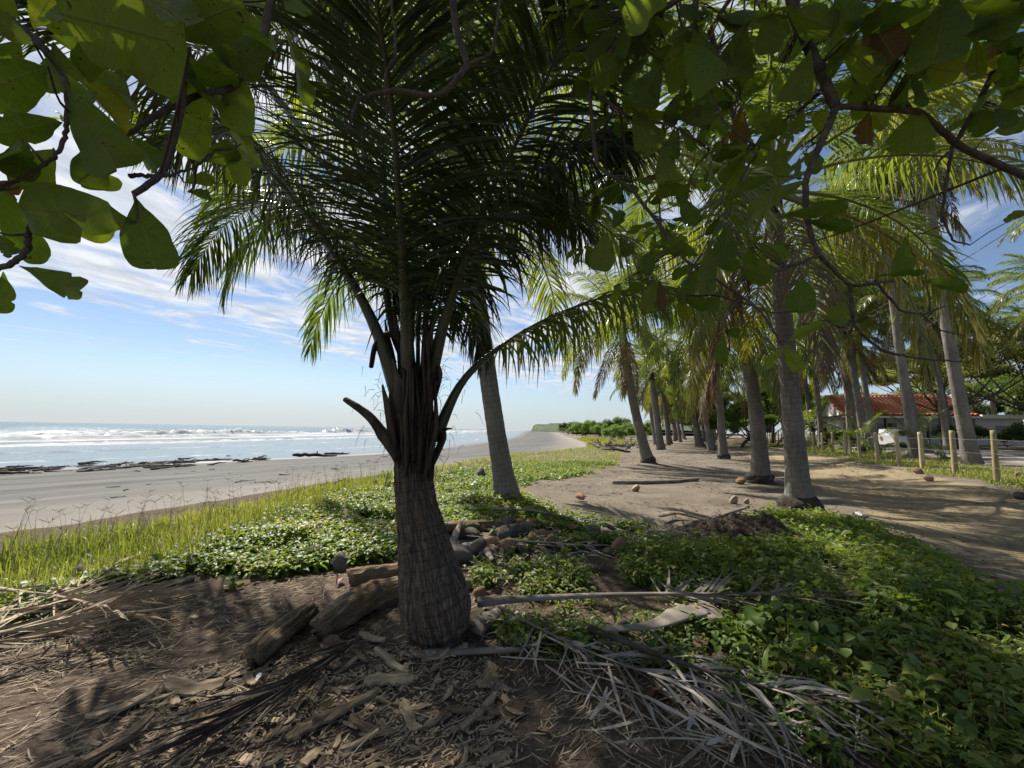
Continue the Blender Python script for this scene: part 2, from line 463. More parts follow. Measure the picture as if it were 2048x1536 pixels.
tracks = 0.035 * (np.sin((1 - UB) * W * 1.6 + 1.2 * fbm(XB * .1, YB * .03, 3, 2) * 6) * 0.5) * sst(UB, 0.05, 0.12) * sst(UB, .8, .5) * sst(YB, 90, 40)
ob = obj('beach', np.stack([XB, YB, ZB + tracks], -1).reshape(-1, 3), grid_faces(len(RB), len(ub))[:, ::-1], M['beach'], attrs={'shore': (1 - UB).ravel()})
tag(ob, 'wide grey sand beach sloping down to the sea', kind='structure')

def strip(name, q0, q1, a0, a1, mat, lift, nq=26, step=0.3, wob=0.35, label=''):
    """a band running along the avenue, with ragged edges"""
    A = np.concatenate([np.arange(a0, 40, step), np.geomspace(40, a1, 40)])
    t = np.linspace(0, 1, nq)
    AA, TT = np.meshgrid(A, t, indexing='ij')
    e0 = q0 + wob * 2 * (fbm(A * 0.5, A * 0 + q0, 41, 4) - 0.5); e1 = q1 + wob * 2 * (fbm(A * 0.5, A * 0 + q1, 47, 4) - 0.5)
    Q = e0[:, None] * (1 - TT) + e1[:, None] * TT
    X = 0.919 * Q + 0.395 * AA; Y = -0.395 * Q + 0.919 * AA
    Z = height(X, Y) + lift
    rut = 0.03 * np.cos((TT - 0.5) * 2 * math.pi * 2) * sst(TT, 0, .2) * sst(TT, 1, .8)
    Z = Z + np.maximum(0, rut)
    ed = np.minimum(sst(TT, 0, 0.16), sst(TT, 1, 0.84))
    o = obj(name, np.stack([X, Y, Z], -1).reshape(-1, 3), grid_faces(len(A), nq)[:, ::-1], mat, attrs={'edge': ed.ravel()})
    return tag(o, label, kind='structure')
strip('dirt_track', 2.7, 7.0, -14, 150, M['track'], 0.006, label='ochre dirt track running between the palms and the fence')
strip('gravel_road', 11.2, 22.0, -30, 160, M['gravel'], 0.006, nq=30, label='pale gravel road beyond the fence')

# ---- sea
def sea_material():
    m, nd, lk, out = new_mat('pacific_water')
    pos = world_pos(nd)
    s = attr(nd, 'off')                   # metres from the waterline
    fo = attr(nd, 'foam')
    mpo = turned(nd, lk, pos, 22, (1.0, 0.25, 1))
    n1 = noise(nd, lk, 0.35, 6, 0.62, vec=mpo)
    n2 = noise(nd, lk, 1.3, 8, 0.72, vec=mpo)
    f = math_node(nd, lk, 'MULTIPLY_ADD', n2, 1.5, math_node(nd, lk, 'ADD', fo, -0.75))
    f = math_node(nd, lk, 'MULTIPLY_ADD', n1, 0.7, math_node(nd, lk, 'ADD', f, -0.35))
    fm = smooth_node(nd, lk, f, 0.44, 0.78)
    deep = smooth_node(nd, lk, s, 40, 140)
    wc = mixc(nd, lk, deep, (0.115, 0.14, 0.15), (0.035, 0.085, 0.095))
    h = math_node(nd, lk, 'ADD', n1, math_node(nd, lk, 'MULTIPLY', n2, 0.35))
    bn = nd.new('ShaderNodeBump'); bn.inputs['Distance'].default_value = 0.9; lk.new(h, bn.inputs['Height'])
    lk.new(math_node(nd, lk, 'MULTIPLY_ADD', smooth_node(nd, lk, s, 4, 120), 0.62, 0.05), bn.inputs['Strength'])
    w = nd.new('ShaderNodeBsdfPrincipled'); lk.new(wc, w.inputs['Base Color']); w.inputs['Roughness'].default_value = 0.16
    w.inputs['IOR'].default_value = 1.33; w.inputs['Specular IOR Level'].default_value = 0.36; lk.new(bn.outputs[0], w.inputs['Normal'])
    fb = principled(nd, lk, (0.44, 0.455, 0.465), 0.9, bump(nd, lk, n2, 0.4, 0.2), 0.1)
    mx = nd.new('ShaderNodeMixShader'); lk.new(fm, mx.inputs[0]); lk.new(w.outputs[0], mx.inputs[1]); lk.new(fb, mx.inputs[2]); lk.new(mx.outputs[0], out.inputs[0])
    return m
M['sea'] = sea_material()
RS = np.concatenate([-np.geomspace(900, 20, 20), np.arange(-18, 20, 2.0), np.arange(20, 240, 0.7), np.geomspace(241, 12000, 130)])
us = np.concatenate([np.linspace(-3, 12, 24)[:-1], np.arange(12, 125, 0.55), np.geomspace(125, 14000, 60)])
YS, US = np.meshgrid(RS, us, indexing='ij'); XS = xw(YS) - US
along = YS
wob = 9 * (fbm(along * 0.02, along * 0, 3, 3) - 0.5)
fade_near = sst(YS, -400, -100)
def breaker(c, wid, amp, sd):
    """a wave front: steep to the shore, long back"""
    loc = c + wob * (1 + 0.1 * sd) + 6 * (fbm(along * 0.045 + sd * 9, along * 0, sd, 3) - 0.5)
    k = (US - loc) / wid
    a = amp * (0.35 + 1.3 * sst(fbm(along * 0.03 + sd * 5, along * 0 + sd, 60 + sd, 3), 0.25, 0.75))
    hgt = a * np.where(k < 0, np.exp(-(k * 3.2) ** 2), np.exp(-(k * 0.9) ** 2))
    return hgt, k, a
ZS = np.full_like(YS, SEA_Z); FO = np.zeros_like(YS)
for c, wid, amp, sd, fo_in, fo_len in ((92, 4.0, 1.35, 1, 0.95, 9), (70, 2.6, 0.6, 2, 0.9, 7), (47, 2.2, 0.22, 3, 0.72, 4), (27, 1.6, 0.06, 4, 0.5, 2.5), (9, 1.4, 0.03, 5, 0.55, 2.0), (128, 6, 0.7, 6, 0.25, 5)):
    hgt, k, a = breaker(c, wid, amp, sd)
    rough = 1 + 0.55 * (fbm(XS * 0.8, YS * 0.8, 70 + sd, 4) - 0.5) * 2
    ZS += hgt * rough * sst(US, 6000, 200)
    dist = -(k * wid)
    FO = np.maximum(FO, fo_in * sst(dist, -1.2, 0.4) * sst(dist, fo_len, fo_len * 0.25))
FO = np.maximum(FO, 0.33 * sst(US, 20, 40) * sst(US, 100, 85))
FO = np.maximum(FO, 0.30 * sst(US, 400, 120) * sst(US, 90, 130))
ZS += 0.16 * np.sin(US * 0.11 + 2.5 * fbm(YS * .01, US * .01, 90, 3) * 6) * sst(US, 100, 160) * sst(US, 3000, 500)
so = obj('sea', np.stack([XS, YS, ZS], -1).reshape(-1, 3), grid_faces(len(RS), len(us))[:, ::-1], M['sea'], attrs={'off': US.ravel(), 'foam': FO.ravel()})
tag(so, 'grey green sea with white breakers rolling in', kind='structure')

# ---- headland far along the coast
M['headland'] = simple_mat('far_scrub', [(0.3, (0.03, 0.045, 0.025)), (0.5, (0.062, 0.082, 0.045)), (0.7, (0.11, 0.13, 0.075))], scale=0.06, rough=0.95, bs=0.9, bd=2.0, bscale=0.3)
def headland():
    yv = np.geomspace(190, 1250, 260); t = np.linspace(0, 1, 60)
    Y, T = np.meshgrid(yv, t, indexing='ij')
    x0 = np.interp(yv, [190, 300, 500, 800, 1000, 1120, 1250], [27, 36, 50, 66, 62, 52, 60])
    X = x0[:, None] + T ** 1.6 * np.interp(yv, [190, 600, 1250], [90, 260, 500])[:, None]
    top = np.interp(yv, [190, 300, 500, 800, 1000, 1090, 1120, 1180, 1250], [3.0, 5.5, 9, 13, 12, 15, 21, 17, 1])
    Hh = top[:, None] * sst(T, -0.02, 0.10) * (0.55 + 0.7 * fbm(X * 0.022, Y * 0.022, 8, 3)) + 2.4 * sst(T, 0, .05) * (fbm(X * 0.16, Y * 0.16, 9, 3) - 0.4) * np.clip(top / 8, .4, 1.6)[:, None]
    Z = height(X, Y) - 0.5 + np.maximum(Hh, 0)
    V = np.stack([X, Y, Z], -1).reshape(-1, 3)
    o = obj('headland', V, grid_faces(len(yv), len(t))[:, ::-1], M['headland'])
    tag(o, 'low scrub covered headland far along the beach', kind='structure')
headland()

# ================================================================== PALMS
M['palm_leaf'] = leaf_mat('palm_leaflet', [(0.15, (0.058, 0.092, 0.026)), (0.45, (0.108, 0.150, 0.042)), (0.7, (0.17, 0.195, 0.058)), (0.9, (0.27, 0.25, 0.078))], trans=0.5, rough=0.34, spec=0.6, scale=0.5, obj_rand=True)
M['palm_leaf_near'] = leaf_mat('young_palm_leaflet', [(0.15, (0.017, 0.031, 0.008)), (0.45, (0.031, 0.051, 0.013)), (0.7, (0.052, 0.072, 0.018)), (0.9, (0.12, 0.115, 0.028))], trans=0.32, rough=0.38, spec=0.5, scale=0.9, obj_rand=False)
M['palm_leaf_old'] = leaf_mat('palm_leaflet_yellowing', [(0.2, (0.095, 0.115, 0.036)), (0.5, (0.175, 0.170, 0.052)), (0.8, (0.30, 0.235, 0.070))], trans=0.45, rough=0.42, spec=0.4, scale=0.5)
M['palm_leaf_dead'] = leaf_mat('palm_leaflet_dead', [(0.2, (0.085, 0.058, 0.035)), (0.6, (0.17, 0.125, 0.08)), (0.9, (0.26, 0.20, 0.13))], trans=0.18, rough=0.7, spec=0.2, scale=1.5, ycol=(1.1, 0.9, 0.6))
M['rachis'] = simple_mat('palm_rachis', [(0.3, (0.10, 0.115, 0.03)), (0.7, (0.20, 0.20, 0.07))], scale=3, rough=0.5, bs=0.15)
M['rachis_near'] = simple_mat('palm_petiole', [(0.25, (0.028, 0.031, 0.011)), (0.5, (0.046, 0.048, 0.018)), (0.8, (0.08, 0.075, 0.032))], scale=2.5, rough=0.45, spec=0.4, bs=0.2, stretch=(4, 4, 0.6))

def leaflets(base, d0, length, width, wv, droop, k=4, curl=None, v=True):
    """n strips of k quads, bending under their weight; returns V (n, k+1, 2, 3)"""
    n = len(base); p = base.copy(); d = unit(d0); out = []
    wv = unit(wv - (wv * d).sum(1, keepdims=True) * d)
    step = (length / k)[:, None]
    g = np.array([0, 0, -1.0])
    for i in range(k + 1):
        s = i / k
        wid = width * np.clip(0.45 + s * 4, 0, 1) * np.clip((1.02 - s) / 0.62, 0.03, 1) ** 0.8
        w = unit(wv - (wv * d).sum(1, keepdims=True) * d)
        out.append(np.stack([p - w * wid[:, None] / 2, p + w * wid[:, None] / 2], 1))
        d = unit(d + g * (droop[:, None] * (0.35 + s)) / k + (curl * (s / k) if curl is not None else 0))
        p = p + d * step
    return np.stack(out, 1)
def leaflet_faces(n, k):
    b = np.arange(n)[:, None, None] * (k + 1) * 2; i = np.arange(k)[None, :, None] * 2
    f = np.stack([b + i, b + i + 1, b + i + 3, b + i + 2], -1).reshape(-1, 4)
    return f
def frond_parts(rach, npair, L, wid, rs, droop=0.9, start=0.22, k=4, lift=0.25, roll=0.0, sref=None, droop_tip=0.0, gaps=0.0, ang=(68, 25), jit=5):
    """leaflets along a rachis curve (points); leaflet arrays and the curve"""
    r = np.random.default_rng(rs)
    pts = resample(rach, 60); T = unit(np.gradient(pts, axis=0))
    up = np.array([0, 0, 1.0])
    if sref is None:
        S = np.cross(T, up)
        bad = np.linalg.norm(S, axis=1) < 0.15
        S[bad] = S[~bad][0] if (~bad).any() else np.array([1.0, 0, 0])
    else:
        S = np.broadcast_to(np.asarray(sref, float), T.shape)
    S = unit(S - (S * T).sum(1, keepdims=True) * T)
    Nn = np.cross(S, T)
    if roll: 
        S2 = S * math.cos(roll) + Nn * math.sin(roll); Nn = Nn * math.cos(roll) - S * math.sin(roll); S = S2
    out = []
    for side in (-1, 1):
        t = start + (1 - start) * (np.arange(npair) + r.uniform(0, .6, npair)) / npair
        t = np.clip(t, 0, 0.995)
        if gaps: t = t[r.random(npair) > gaps]
        i = t * 59; i0 = i.astype(int); f = (i - i0)[:, None]
        b = pts[i0] * (1 - f) + pts[np.minimum(i0 + 1, 59)] * f
        tt, s, nn = T[i0], S[i0] * side, Nn[i0]
        u = (t - start) / (1 - start)
        n = len(t)
        a = np.radians(ang[0] + (ang[1] - ang[0]) * u ** 1.5 + r.normal(0, jit, n))[:, None]
        lf = (lift * (1 - 0.4 * u) + r.normal(0, 0.10, n))[:, None]
        d0 = tt * np.cos(a) + s * np.sin(a) + nn * lf
        ln = L * (0.45 + 0.95 * np.sin(np.clip(u * 0.86 + 0.13, 0, 1) * math.pi) ** 0.8) / 1.35 * r.uniform(0.86, 1.08, n)
        dr = droop * r.uniform(0.6, 1.45, n) + droop_tip * u
        wv = tt + nn * r.normal(0, 0.35, n)[:, None] + s * 0.1
        out.append(leaflets(b, d0, ln, wid * r.uniform(0.75, 1.15, n), wv, dr, k, curl=r.normal(0, 0.5, (n, 3))))
    return np.concatenate(out), pts

# ---- generic fronds, base at the origin, growing along +X
def frond_curve(elev, L, bend):
    n = 24; a = math.radians(elev); p = np.zeros(3); pts = [p.copy()]
    for i in range(n):
        s = i / n
        a -= math.radians(bend) / n * (0.4 + 1.2 * s)
        p = p + np.array([math.cos(a), 0.0, math.sin(a)]) * L / n; pts.append(p.copy())
    return np.array(pts)
FROND = {}
def make_frond(key, elev, bend, L, npair, ll, droop, mat, rs, wid=0.038, lift=0.2, k=4):
    c = frond_curve(elev, L, bend)
    c[:, 1] += 0.12 * np.sin(np.linspace(0, 1, len(c)) * 3) * (1 if rs % 2 else -1)
    lv, pts = frond_parts(c, npair, ll, wid, rs, droop, start=0.2, k=k, lift=lift)
    n = len(lv)
    rv, rf, _ = tube(pts[::3], np.interp(np.linspace(0, 1, 20), [0, .1, .3, 1], [0.075, 0.045, 0.028, 0.006]), 5, cap=False)
    V, Fs = join([(lv.reshape(-1, 3), leaflet_faces(n, k)), (rv, rf)])
    nl = n * k
    FROND[key] = mesh('frond', V, Fs, [mat, M['rachis']], matidx=np.concatenate([np.zeros(nl), np.ones(len(V) * 0 + sum(len(f) for f in Fs) - nl)]))
for s in range(3):
    make_frond(('up', s), 74, 42, 4.2, 84, 0.85, 0.7, M['palm_leaf'], 10 + s, lift=0.3)
    make_frond(('mid', s), 50, 82, 4.5, 92, 0.95, 1.3, M['palm_leaf'], 20 + s)
    make_frond(('arch', s), 24, 92, 4.5, 92, 0.95, 1.8, M['palm_leaf'], 30 + s, lift=0.1)
    make_frond(('low', s), -6, 74, 4.4, 86, 0.95, 2.2, M['palm_leaf'], 40 + s, lift=0.05)
    make_frond(('old', s), -30, 55, 4.2, 80, 0.9, 2.6, M['palm_leaf_old'], 50 + s, lift=0.0)
    make_frond(('dead', s), -58, 30, 3.8, 60, 0.75, 3.0, M['palm_leaf_dead'], 60 + s, lift=0.0, wid=0.04)

def trunk_material(name, c0, c1, c2, ring=9.0, fis=24.0, ringdark=0.3, cracks=False):
    m, nd, lk, out = new_mat(name)
    ln = attr(nd, 'len'); gv = grain_vec(nd, lk, fis * 0.32, 3.2)
    n1 = noise(nd, lk, 3.0, 5, 0.6); n2 = noise(nd, lk, 1.0, 6, 0.68, vec=gv, dist=0.4); n3 = noise(nd, lk, 1.1, 3, 0.5)
    ph = math_node(nd, lk, 'MULTIPLY_ADD', math_node(nd, lk, 'ADD', n1, n3), 1.6, math_node(nd, lk, 'MULTIPLY', ln, ring))
    fr = math_node(nd, lk, 'FRACT', ph)
    edge = math_node(nd, lk, 'MULTIPLY', smooth_node(nd, lk, fr, 0.70, 0.97), smooth_node(nd, lk, n1, 0.25, 0.55))
    f = math_node(nd, lk, 'MULTIPLY_ADD', n2, 0.7, math_node(nd, lk, 'MULTIPLY', n3, 0.35))
    c = ramp(nd, lk, f, [(0.32, c0), (0.52, c1), (0.72, c2)])
    c = mixc(nd, lk, math_node(nd, lk, 'MULTIPLY', edge, ringdark), c, tuple(x * 0.5 for x in c0))
    oi = nd.new('ShaderNodeObjectInfo')
    stain = math_node(nd, lk, 'MULTIPLY', smooth_node(nd, lk, noise(nd, lk, 0.7, 4, 0.6), 0.45, 0.7), 0.5)
    c = mixc(nd, lk, stain, c, tuple(x * 0.7 for x in c0))
    c = mixc(nd, lk, math_node(nd, lk, 'MULTIPLY', oi.outputs['Random'], 0.4), c, tuple(x * 0.9 for x in c0))
    lich = smooth_node(nd, lk, n1, 0.62, 0.72)
    c = mixc(nd, lk, math_node(nd, lk, 'MULTIPLY', lich, 0.35), c, tuple(min(1, x * 1.25) for x in c2))
    h = math_node(nd, lk, 'MULTIPLY_ADD', n2, 0.8, math_node(nd, lk, 'MULTIPLY', edge, -1.3 * ringdark))
    if cracks:
        nc = noise(nd, lk, 1.0, 2.0, 0.5, vec=grain_vec(nd, lk, 8.5, 4.2), dist=0.25)
        w = math_node(nd, lk, 'ABSOLUTE', math_node(nd, lk, 'SUBTRACT', nc, 0.5))
        ck = smooth_node(nd, lk, w, 0.055, 0.008)
        nc2 = noise(nd, lk, 1.0, 2.0, 0.5, vec=grain_vec(nd, lk, 13.0, 6.0), dist=0.2)
        ck2 = smooth_node(nd, lk, math_node(nd, lk, 'ABSOLUTE', math_node(nd, lk, 'SUBTRACT', nc2, 0.52)), 0.05, 0.01)
        ck = math_node(nd, lk, 'MAXIMUM', ck, math_node(nd, lk, 'MULTIPLY', ck2, 0.6))
        c = mixc(nd, lk, math_node(nd, lk, 'MULTIPLY', ck, 0.5), c, (0.022, 0.016, 0.012))
        h = math_node(nd, lk, 'MULTIPLY_ADD', ck, -1.2, h)
    lk.new(principled(nd, lk, c, 0.9, bump(nd, lk, h, 0.8, 0.02), 0.15), out.inputs[0])
    return m
M['trunk'] = trunk_material('palm_trunk', (0.10, 0.088, 0.077), (0.195, 0.175, 0.153), (0.31, 0.283, 0.25))
M['trunk_near'] = trunk_material('young_palm_trunk', (0.105, 0.077, 0.058), (0.205, 0.155, 0.118), (0.33, 0.262, 0.205), ring=15.0, fis=30.0, ringdark=0.55, cracks=True)
M['boss'] = simple_mat('palm_roots', [(0.3, (0.03, 0.024, 0.02)), (0.6, (0.085, 0.066, 0.052)), (0.8, (0.14, 0.11, 0.09))], scale=18, bs=1.0, bd=0.05)
M['fibre'] = simple_mat('palm_fibre', [(0.3, (0.022, 0.015, 0.011)), (0.55, (0.060, 0.042, 0.030)), (0.8, (0.13, 0.098, 0.07))], scale=14, bs=0.8, bd=0.02, stretch=(1, 1, 0.2))

PAL = 'coconut palms along the beach'
FIBM = {}
def palm(label, base, top, r0=0.22, r1=0.17, nf=24, scale=1.0, seed=0, boss=1.5, bow=0.06, name='coconut_palm', group=PAL, dead=2, old=4, seg=20, fine=True, flare=1.45):
    base = np.asarray(base, float); top = np.asarray(top, float); r = np.random.default_rng(seed)
    root = empty(name, base, label, 'palm tree', group)
    H = np.linalg.norm(top - base); off = top - base
    # the foot leans most, the stem straightens upwards
    ctrl = base + off * 0.5 + np.array([off[0], off[1], 0]) * 0.18 + np.array([r.normal(), r.normal(), 0]) * bow * H * .4
    n = max(24, int(H * (14 if fine else 4)))
    t = np.linspace(-0.03, 1, n)[:, None]
    pts = base * (1 - t) ** 2 + 2 * ctrl * t * (1 - t) + top * t ** 2
    hh = t[:, 0] * H
    rad = r1 + (r0 - r1) * np.exp(-np.clip(hh, 0, 99) / (0.45 * H)) + r0 * (flare - 1) * np.exp(-np.clip(hh, 0, 99) / 0.42)
    rad = rad * (1 + 0.035 * (np.mod(hh * 7.3 + 0.2 * np.sin(hh * 3), 1.0) - 0.5))
    V, Fs, ln = tube(pts, rad, seg, 0.05, 5.0, seed)
    obj('trunk', V, Fs, M['trunk'], root, base, attrs=grain(n, seg, ln))
    if boss:
        tb = np.linspace(0, 1, 12); pb = pts[0] + np.array([0, 0, -0.12]) + np.outer(tb, np.array([off[0] / H * .5, off[1] / H * .5, 0.62]))
        rb = r0 * boss * np.interp(tb, [0, .25, .6, .85, 1], [1.22, 1.06, 0.98, 0.93, 0.70])
        V, Fs, ln = tube(pb, rb, 28, 0.22, 9.0, seed + 5)
        obj('root_boss', V, Fs, M['boss'], root, base)
    # sheath under the crown
    d = unit(pts[-1] - pts[-4])
    cp = top - d * 0.25; pc = np.array([cp + d * x for x in np.linspace(-.25, .85, 9)])
    V, Fs, _ = tube(pc, r1 * np.array([1.0, 1.15, 1.35, 1.4, 1.3, 1.1, .9, .6, .25]), 12, 0.25, 8, seed)
    obj('crown_sheath', V, Fs, M['fibre'], root, base)
    keys = []
    nu = max(3, nf // 6)
    for i in range(nf):
        f = i / nf
        if i < nu: k = 'up'
        elif f < 0.48: k = 'mid'
        elif f < 0.72: k = 'arch'
        elif i < nf - old: k = 'low'
        else: k = 'old'
        keys.append(k)
    keys += ['dead'] * dead
    for i, k in enumerate(keys):
        me = FROND[(k, int(r.integers(0, 3)))]
        az = i * 2.39996 + r.normal(0, 0.16)
        zoff = {'up': 0.45, 'mid': 0.32, 'arch': 0.18, 'low': 0.05, 'old': -0.05, 'dead': -0.12}[k]
        s = scale * r.uniform(0.86, 1.06)
        link('frond', me, root, top + d * zoff - base + np.array([math.cos(az), math.sin(az), 0]) * r1 * .6,
             (r.normal(0, 0.10), r.normal(0, 0.10), az), s)
    return root
def gpalm(label, bpx, cpx, ddepth=0.0, **kw):
    b = G(*bpx); d = (b - CAM) @ _fw
    return palm(label, b, P(cpx[0], cpx[1], d + ddepth), **kw)

gpalm('leaning coconut palm rising directly behind the young palm, beside the grassy bank', (1015, 1003), (926, 330), -0.2, r0=0.215, r1=0.16, seed=1, boss=0, flare=1.55, nf=28, scale=1.34, old=0, dead=0)
gpalm('thick coconut palm with a swollen root boss beside the leafy green patch', (1600, 1022), (1543, 385), 0.2, r0=0.215, r1=0.135, seed=2, boss=1.95, nf=27, old=4, scale=1.12)
gpalm('curved coconut palm just behind the thick one, dark boss at its foot', (1522, 966), (1466, 600), 0.4, r0=0.25, r1=0.17, seed=3, boss=1.65, nf=26, old=3)
gpalm('coconut palm leaning over the sand with dark ring at its foot, beach side', (1297, 926), (1243, 650), 0.5, r0=0.25, r1=0.18, seed=4, boss=1.5, nf=27, old=3, dead=3)
gpalm('upright coconut palm in mid avenue, third of its row, dark ragged foot', (1447, 918), (1436, 720), 0.5, r0=0.24, r1=0.18, seed=5, boss=1.6, nf=25, old=3, dead=3)
gpalm('tall coconut palm whose crown stands above the beach side palms', (1322, 898), (1268, 470), 1.0, r0=0.30, r1=0.20, seed=6, boss=1.3, nf=24, old=8, dead=3)
gpalm('slim leaning coconut palm close behind the ringed beach side palm', (1314, 890), (1290, 715), 1.0, r0=0.34, r1=0.24, seed=7, boss=1.3, nf=22, old=6)
gpalm('coconut palm far down the avenue with a hanging skirt of fronds', (1400, 893), (1384, 770), 1.0, r0=0.42, r1=0.3, seed=8, boss=1.3, nf=22, old=8, dead=4)
gpalm('tallest coconut palm beyond the fence, standing at the gravel edge', (1945, 930), (1846, 300), 0.5, r0=0.27, r1=0.17, seed=9, boss=0, nf=34, old=5, dead=4, bow=.03)
gpalm('tall coconut palm beyond the fence behind a small sapling', (1832, 918), (1764, 400), 0.5, r0=0.25, r1=0.17, seed=10, boss=0, nf=34, old=5, dead=4, bow=.03)
gpalm('coconut palm beyond the fence in front of the tiled roof corner', (1733, 905), (1692, 560), 0.5, r0=0.25, r1=0.17, seed=11, boss=0, nf=32, old=7, dead=4)
# the grove going on
def qa(q, a): 
    x, y = 0.919 * q + 0.395 * a, -0.395 * q + 0.919 * a
    return np.array([x, y, float(height(x, y))])
r_ = np.random.default_rng(77)
far_spots = []
for a in np.arange(40, 125, 6.5):
    for q in (-3.2, 1.9):
        far_spots.append((q + r_.normal(0, .5), a + r_.normal(0, 1.2), r_.uniform(5.5, 9.5)))
for q, a, h in far_spots:
    b = qa(q, a); t = b + np.array([r_.normal(-.5, .4), r_.normal(0, .4), h])
    palm('distant coconut palm in the shady avenue running away from the camera', b, t, r0=.24, r1=.18, nf=21, seed=int(r_.integers(1e6)), boss=1.35, group='distant palms of the avenue', fine=False, seg=10, old=2, dead=2)
back = [(12.2, 40, 12), (12, 47, 13), (13, 55, 11), (12.5, 64, 12), (19, 46, 12), (23.5, 30, 14), (25, 40, 15), (8.8, 44, 8), (9.2, 58, 9), (9, 74, 9), (13, 80, 12), (13, 34, 9), (16.5, 41, 10), (21, 37, 9.5), (11, 37, 8), (14, 50, 9), (27, 48, 12), (11, 52, 9)]
for q, a, h in back:
    b = qa(q + r_.normal(0, .4), a); t = b + np.array([r_.normal(-.8, .5), r_.normal(0, .5), h])
    palm('tall coconut palm in the grove beyond the fence, behind the front ones', b, t, r0=.24, r1=.16, nf=25, seed=int(r_.integers(1e6)), boss=0, group='palms of the grove beyond the fence', fine=False, seg=12, old=4, dead=4)
for q, a, h in ((31.8, 68, 14.0), (33, 64, 13.6)):
    b = qa(q, a); t = b + np.array([0.3, 0, h])
    palm('distant palm top showing above the broad crowned trees', b, t, r0=.25, r1=.18, nf=20, seed=int(r_.integers(1e6)), boss=0, group='palms behind the house', fine=False, seg=10)
# saplings
def sapling(label, px, h, scale, nf, seed):
    b = G(*px)
    palm(label, b, b + np.array([0.05, 0.02, h]), r0=0.10 * scale / .4, r1=0.08 * scale / .4, nf=nf, scale=scale, seed=seed, boss=0, name='palm_sapling', group='palm saplings by the fence', dead=0, old=1, seg=10, fine=False, flare=1.2)
sapling('palm sapling with spreading fronds between fence posts, in front of gravel road', (1838, 918), 0.45, 0.52, 12, 31)
sapling('yellowish palm sapling beside the slanting fence prop', (1727, 910), 0.5, 0.50, 11, 32)
sapling('big bushy young palm behind the fence, next to thick palm trunk', (1625, 893), 1.6, 0.85, 16, 33)
sapling('small palm sapling at the foot of the distant fence', (1660, 899), 0.3, 0.35, 8, 34)

# ================================================================== the young palm in front
YB_ = G(868, 1303)
YB_ = YB_ + unit((YB_ - CAM) * [1, 1, 0]) * 0.27; YB_[2] = float(height(YB_[0], YB_[1]))   # the pixel is the front of the bole
yp = empty('young_coconut_palm', YB_, 'young coconut palm with bulging ringed trunk standing among logs, nearest of all palms', 'palm tree', PAL)
dY0 = float((YB_ - CAM) @ _fw) - 0.27; dY = dY0 + 0.27
tr_px = [(871, 1292, .150), (870, 1268, .200), (868, 1246, .236), (865, 1222, .254), (859, 1190, .250), (851, 1150, .226), (843, 1105, .194), (836, 1058, .166), (831, 1010, .147), (828, 960, .137), (828, 915, .138), (829, 870, .142), (830, 820, .128), (830, 760, .095)]
tr_px = [(a + 8 * sst(b, 950., 1100.), b, c * .93 * dY / dY0) for a, b, c in tr_px]
pts = np.array([P(a, b, dY) for a, b, c in tr_px]); rad = np.array([c for *_, c in tr_px])
n = 230; pp = resample(pts, n); rr = np.interp(np.linspace(0, 1, n), np.linspace(0, 1, len(rad)), rad)
seg = 96
Lh = np.concatenate([[0], np.cumsum(np.linalg.norm(np.diff(pp, axis=0), axis=1))])
V, Fs, ln = tube(pp, rr, seg, 0.03, 4, 3)
# ring scars and upright cracks cut into the bark
th = np.tile(np.arange(seg) / seg * 2 * math.pi, n); LL = np.repeat(Lh, seg)
tilt = 0.035 * np.sin(th + 0.7) + 0.02 * (fbm(np.cos(th) * 2 + 5, np.sin(th) * 2 + LL * 2, 14, 3) - .5)
ringp = np.mod((LL + tilt) * 15.0 + 2.2 * fbm(LL * 4, LL * 0, 17, 2), 1.0)
cut = -0.006 * sst(fbm(th * 1.5, LL * 6, 45, 2), .35, .6) * sst(ringp, 0.84, 0.95) * sst(ringp, 1.0, 0.96) + 0.005 * (ringp - .5)
crk = -0.014 * sst(fbm(th * 11 + 3 * vnoise(LL * 3, th * 2, 3), LL * 4.0, 23, 2), 0.50, 0.36)
T_, A_, B_ = frames(pp)
nrm = np.cos(th)[:, None] * np.repeat(A_, seg, 0) + np.sin(th)[:, None] * np.repeat(B_, seg, 0)
V[:n * seg] += nrm * (cut + crk)[:, None]
obj('trunk', V, Fs, M['trunk_near'], yp, YB_, attrs=grain(n, seg, ln))

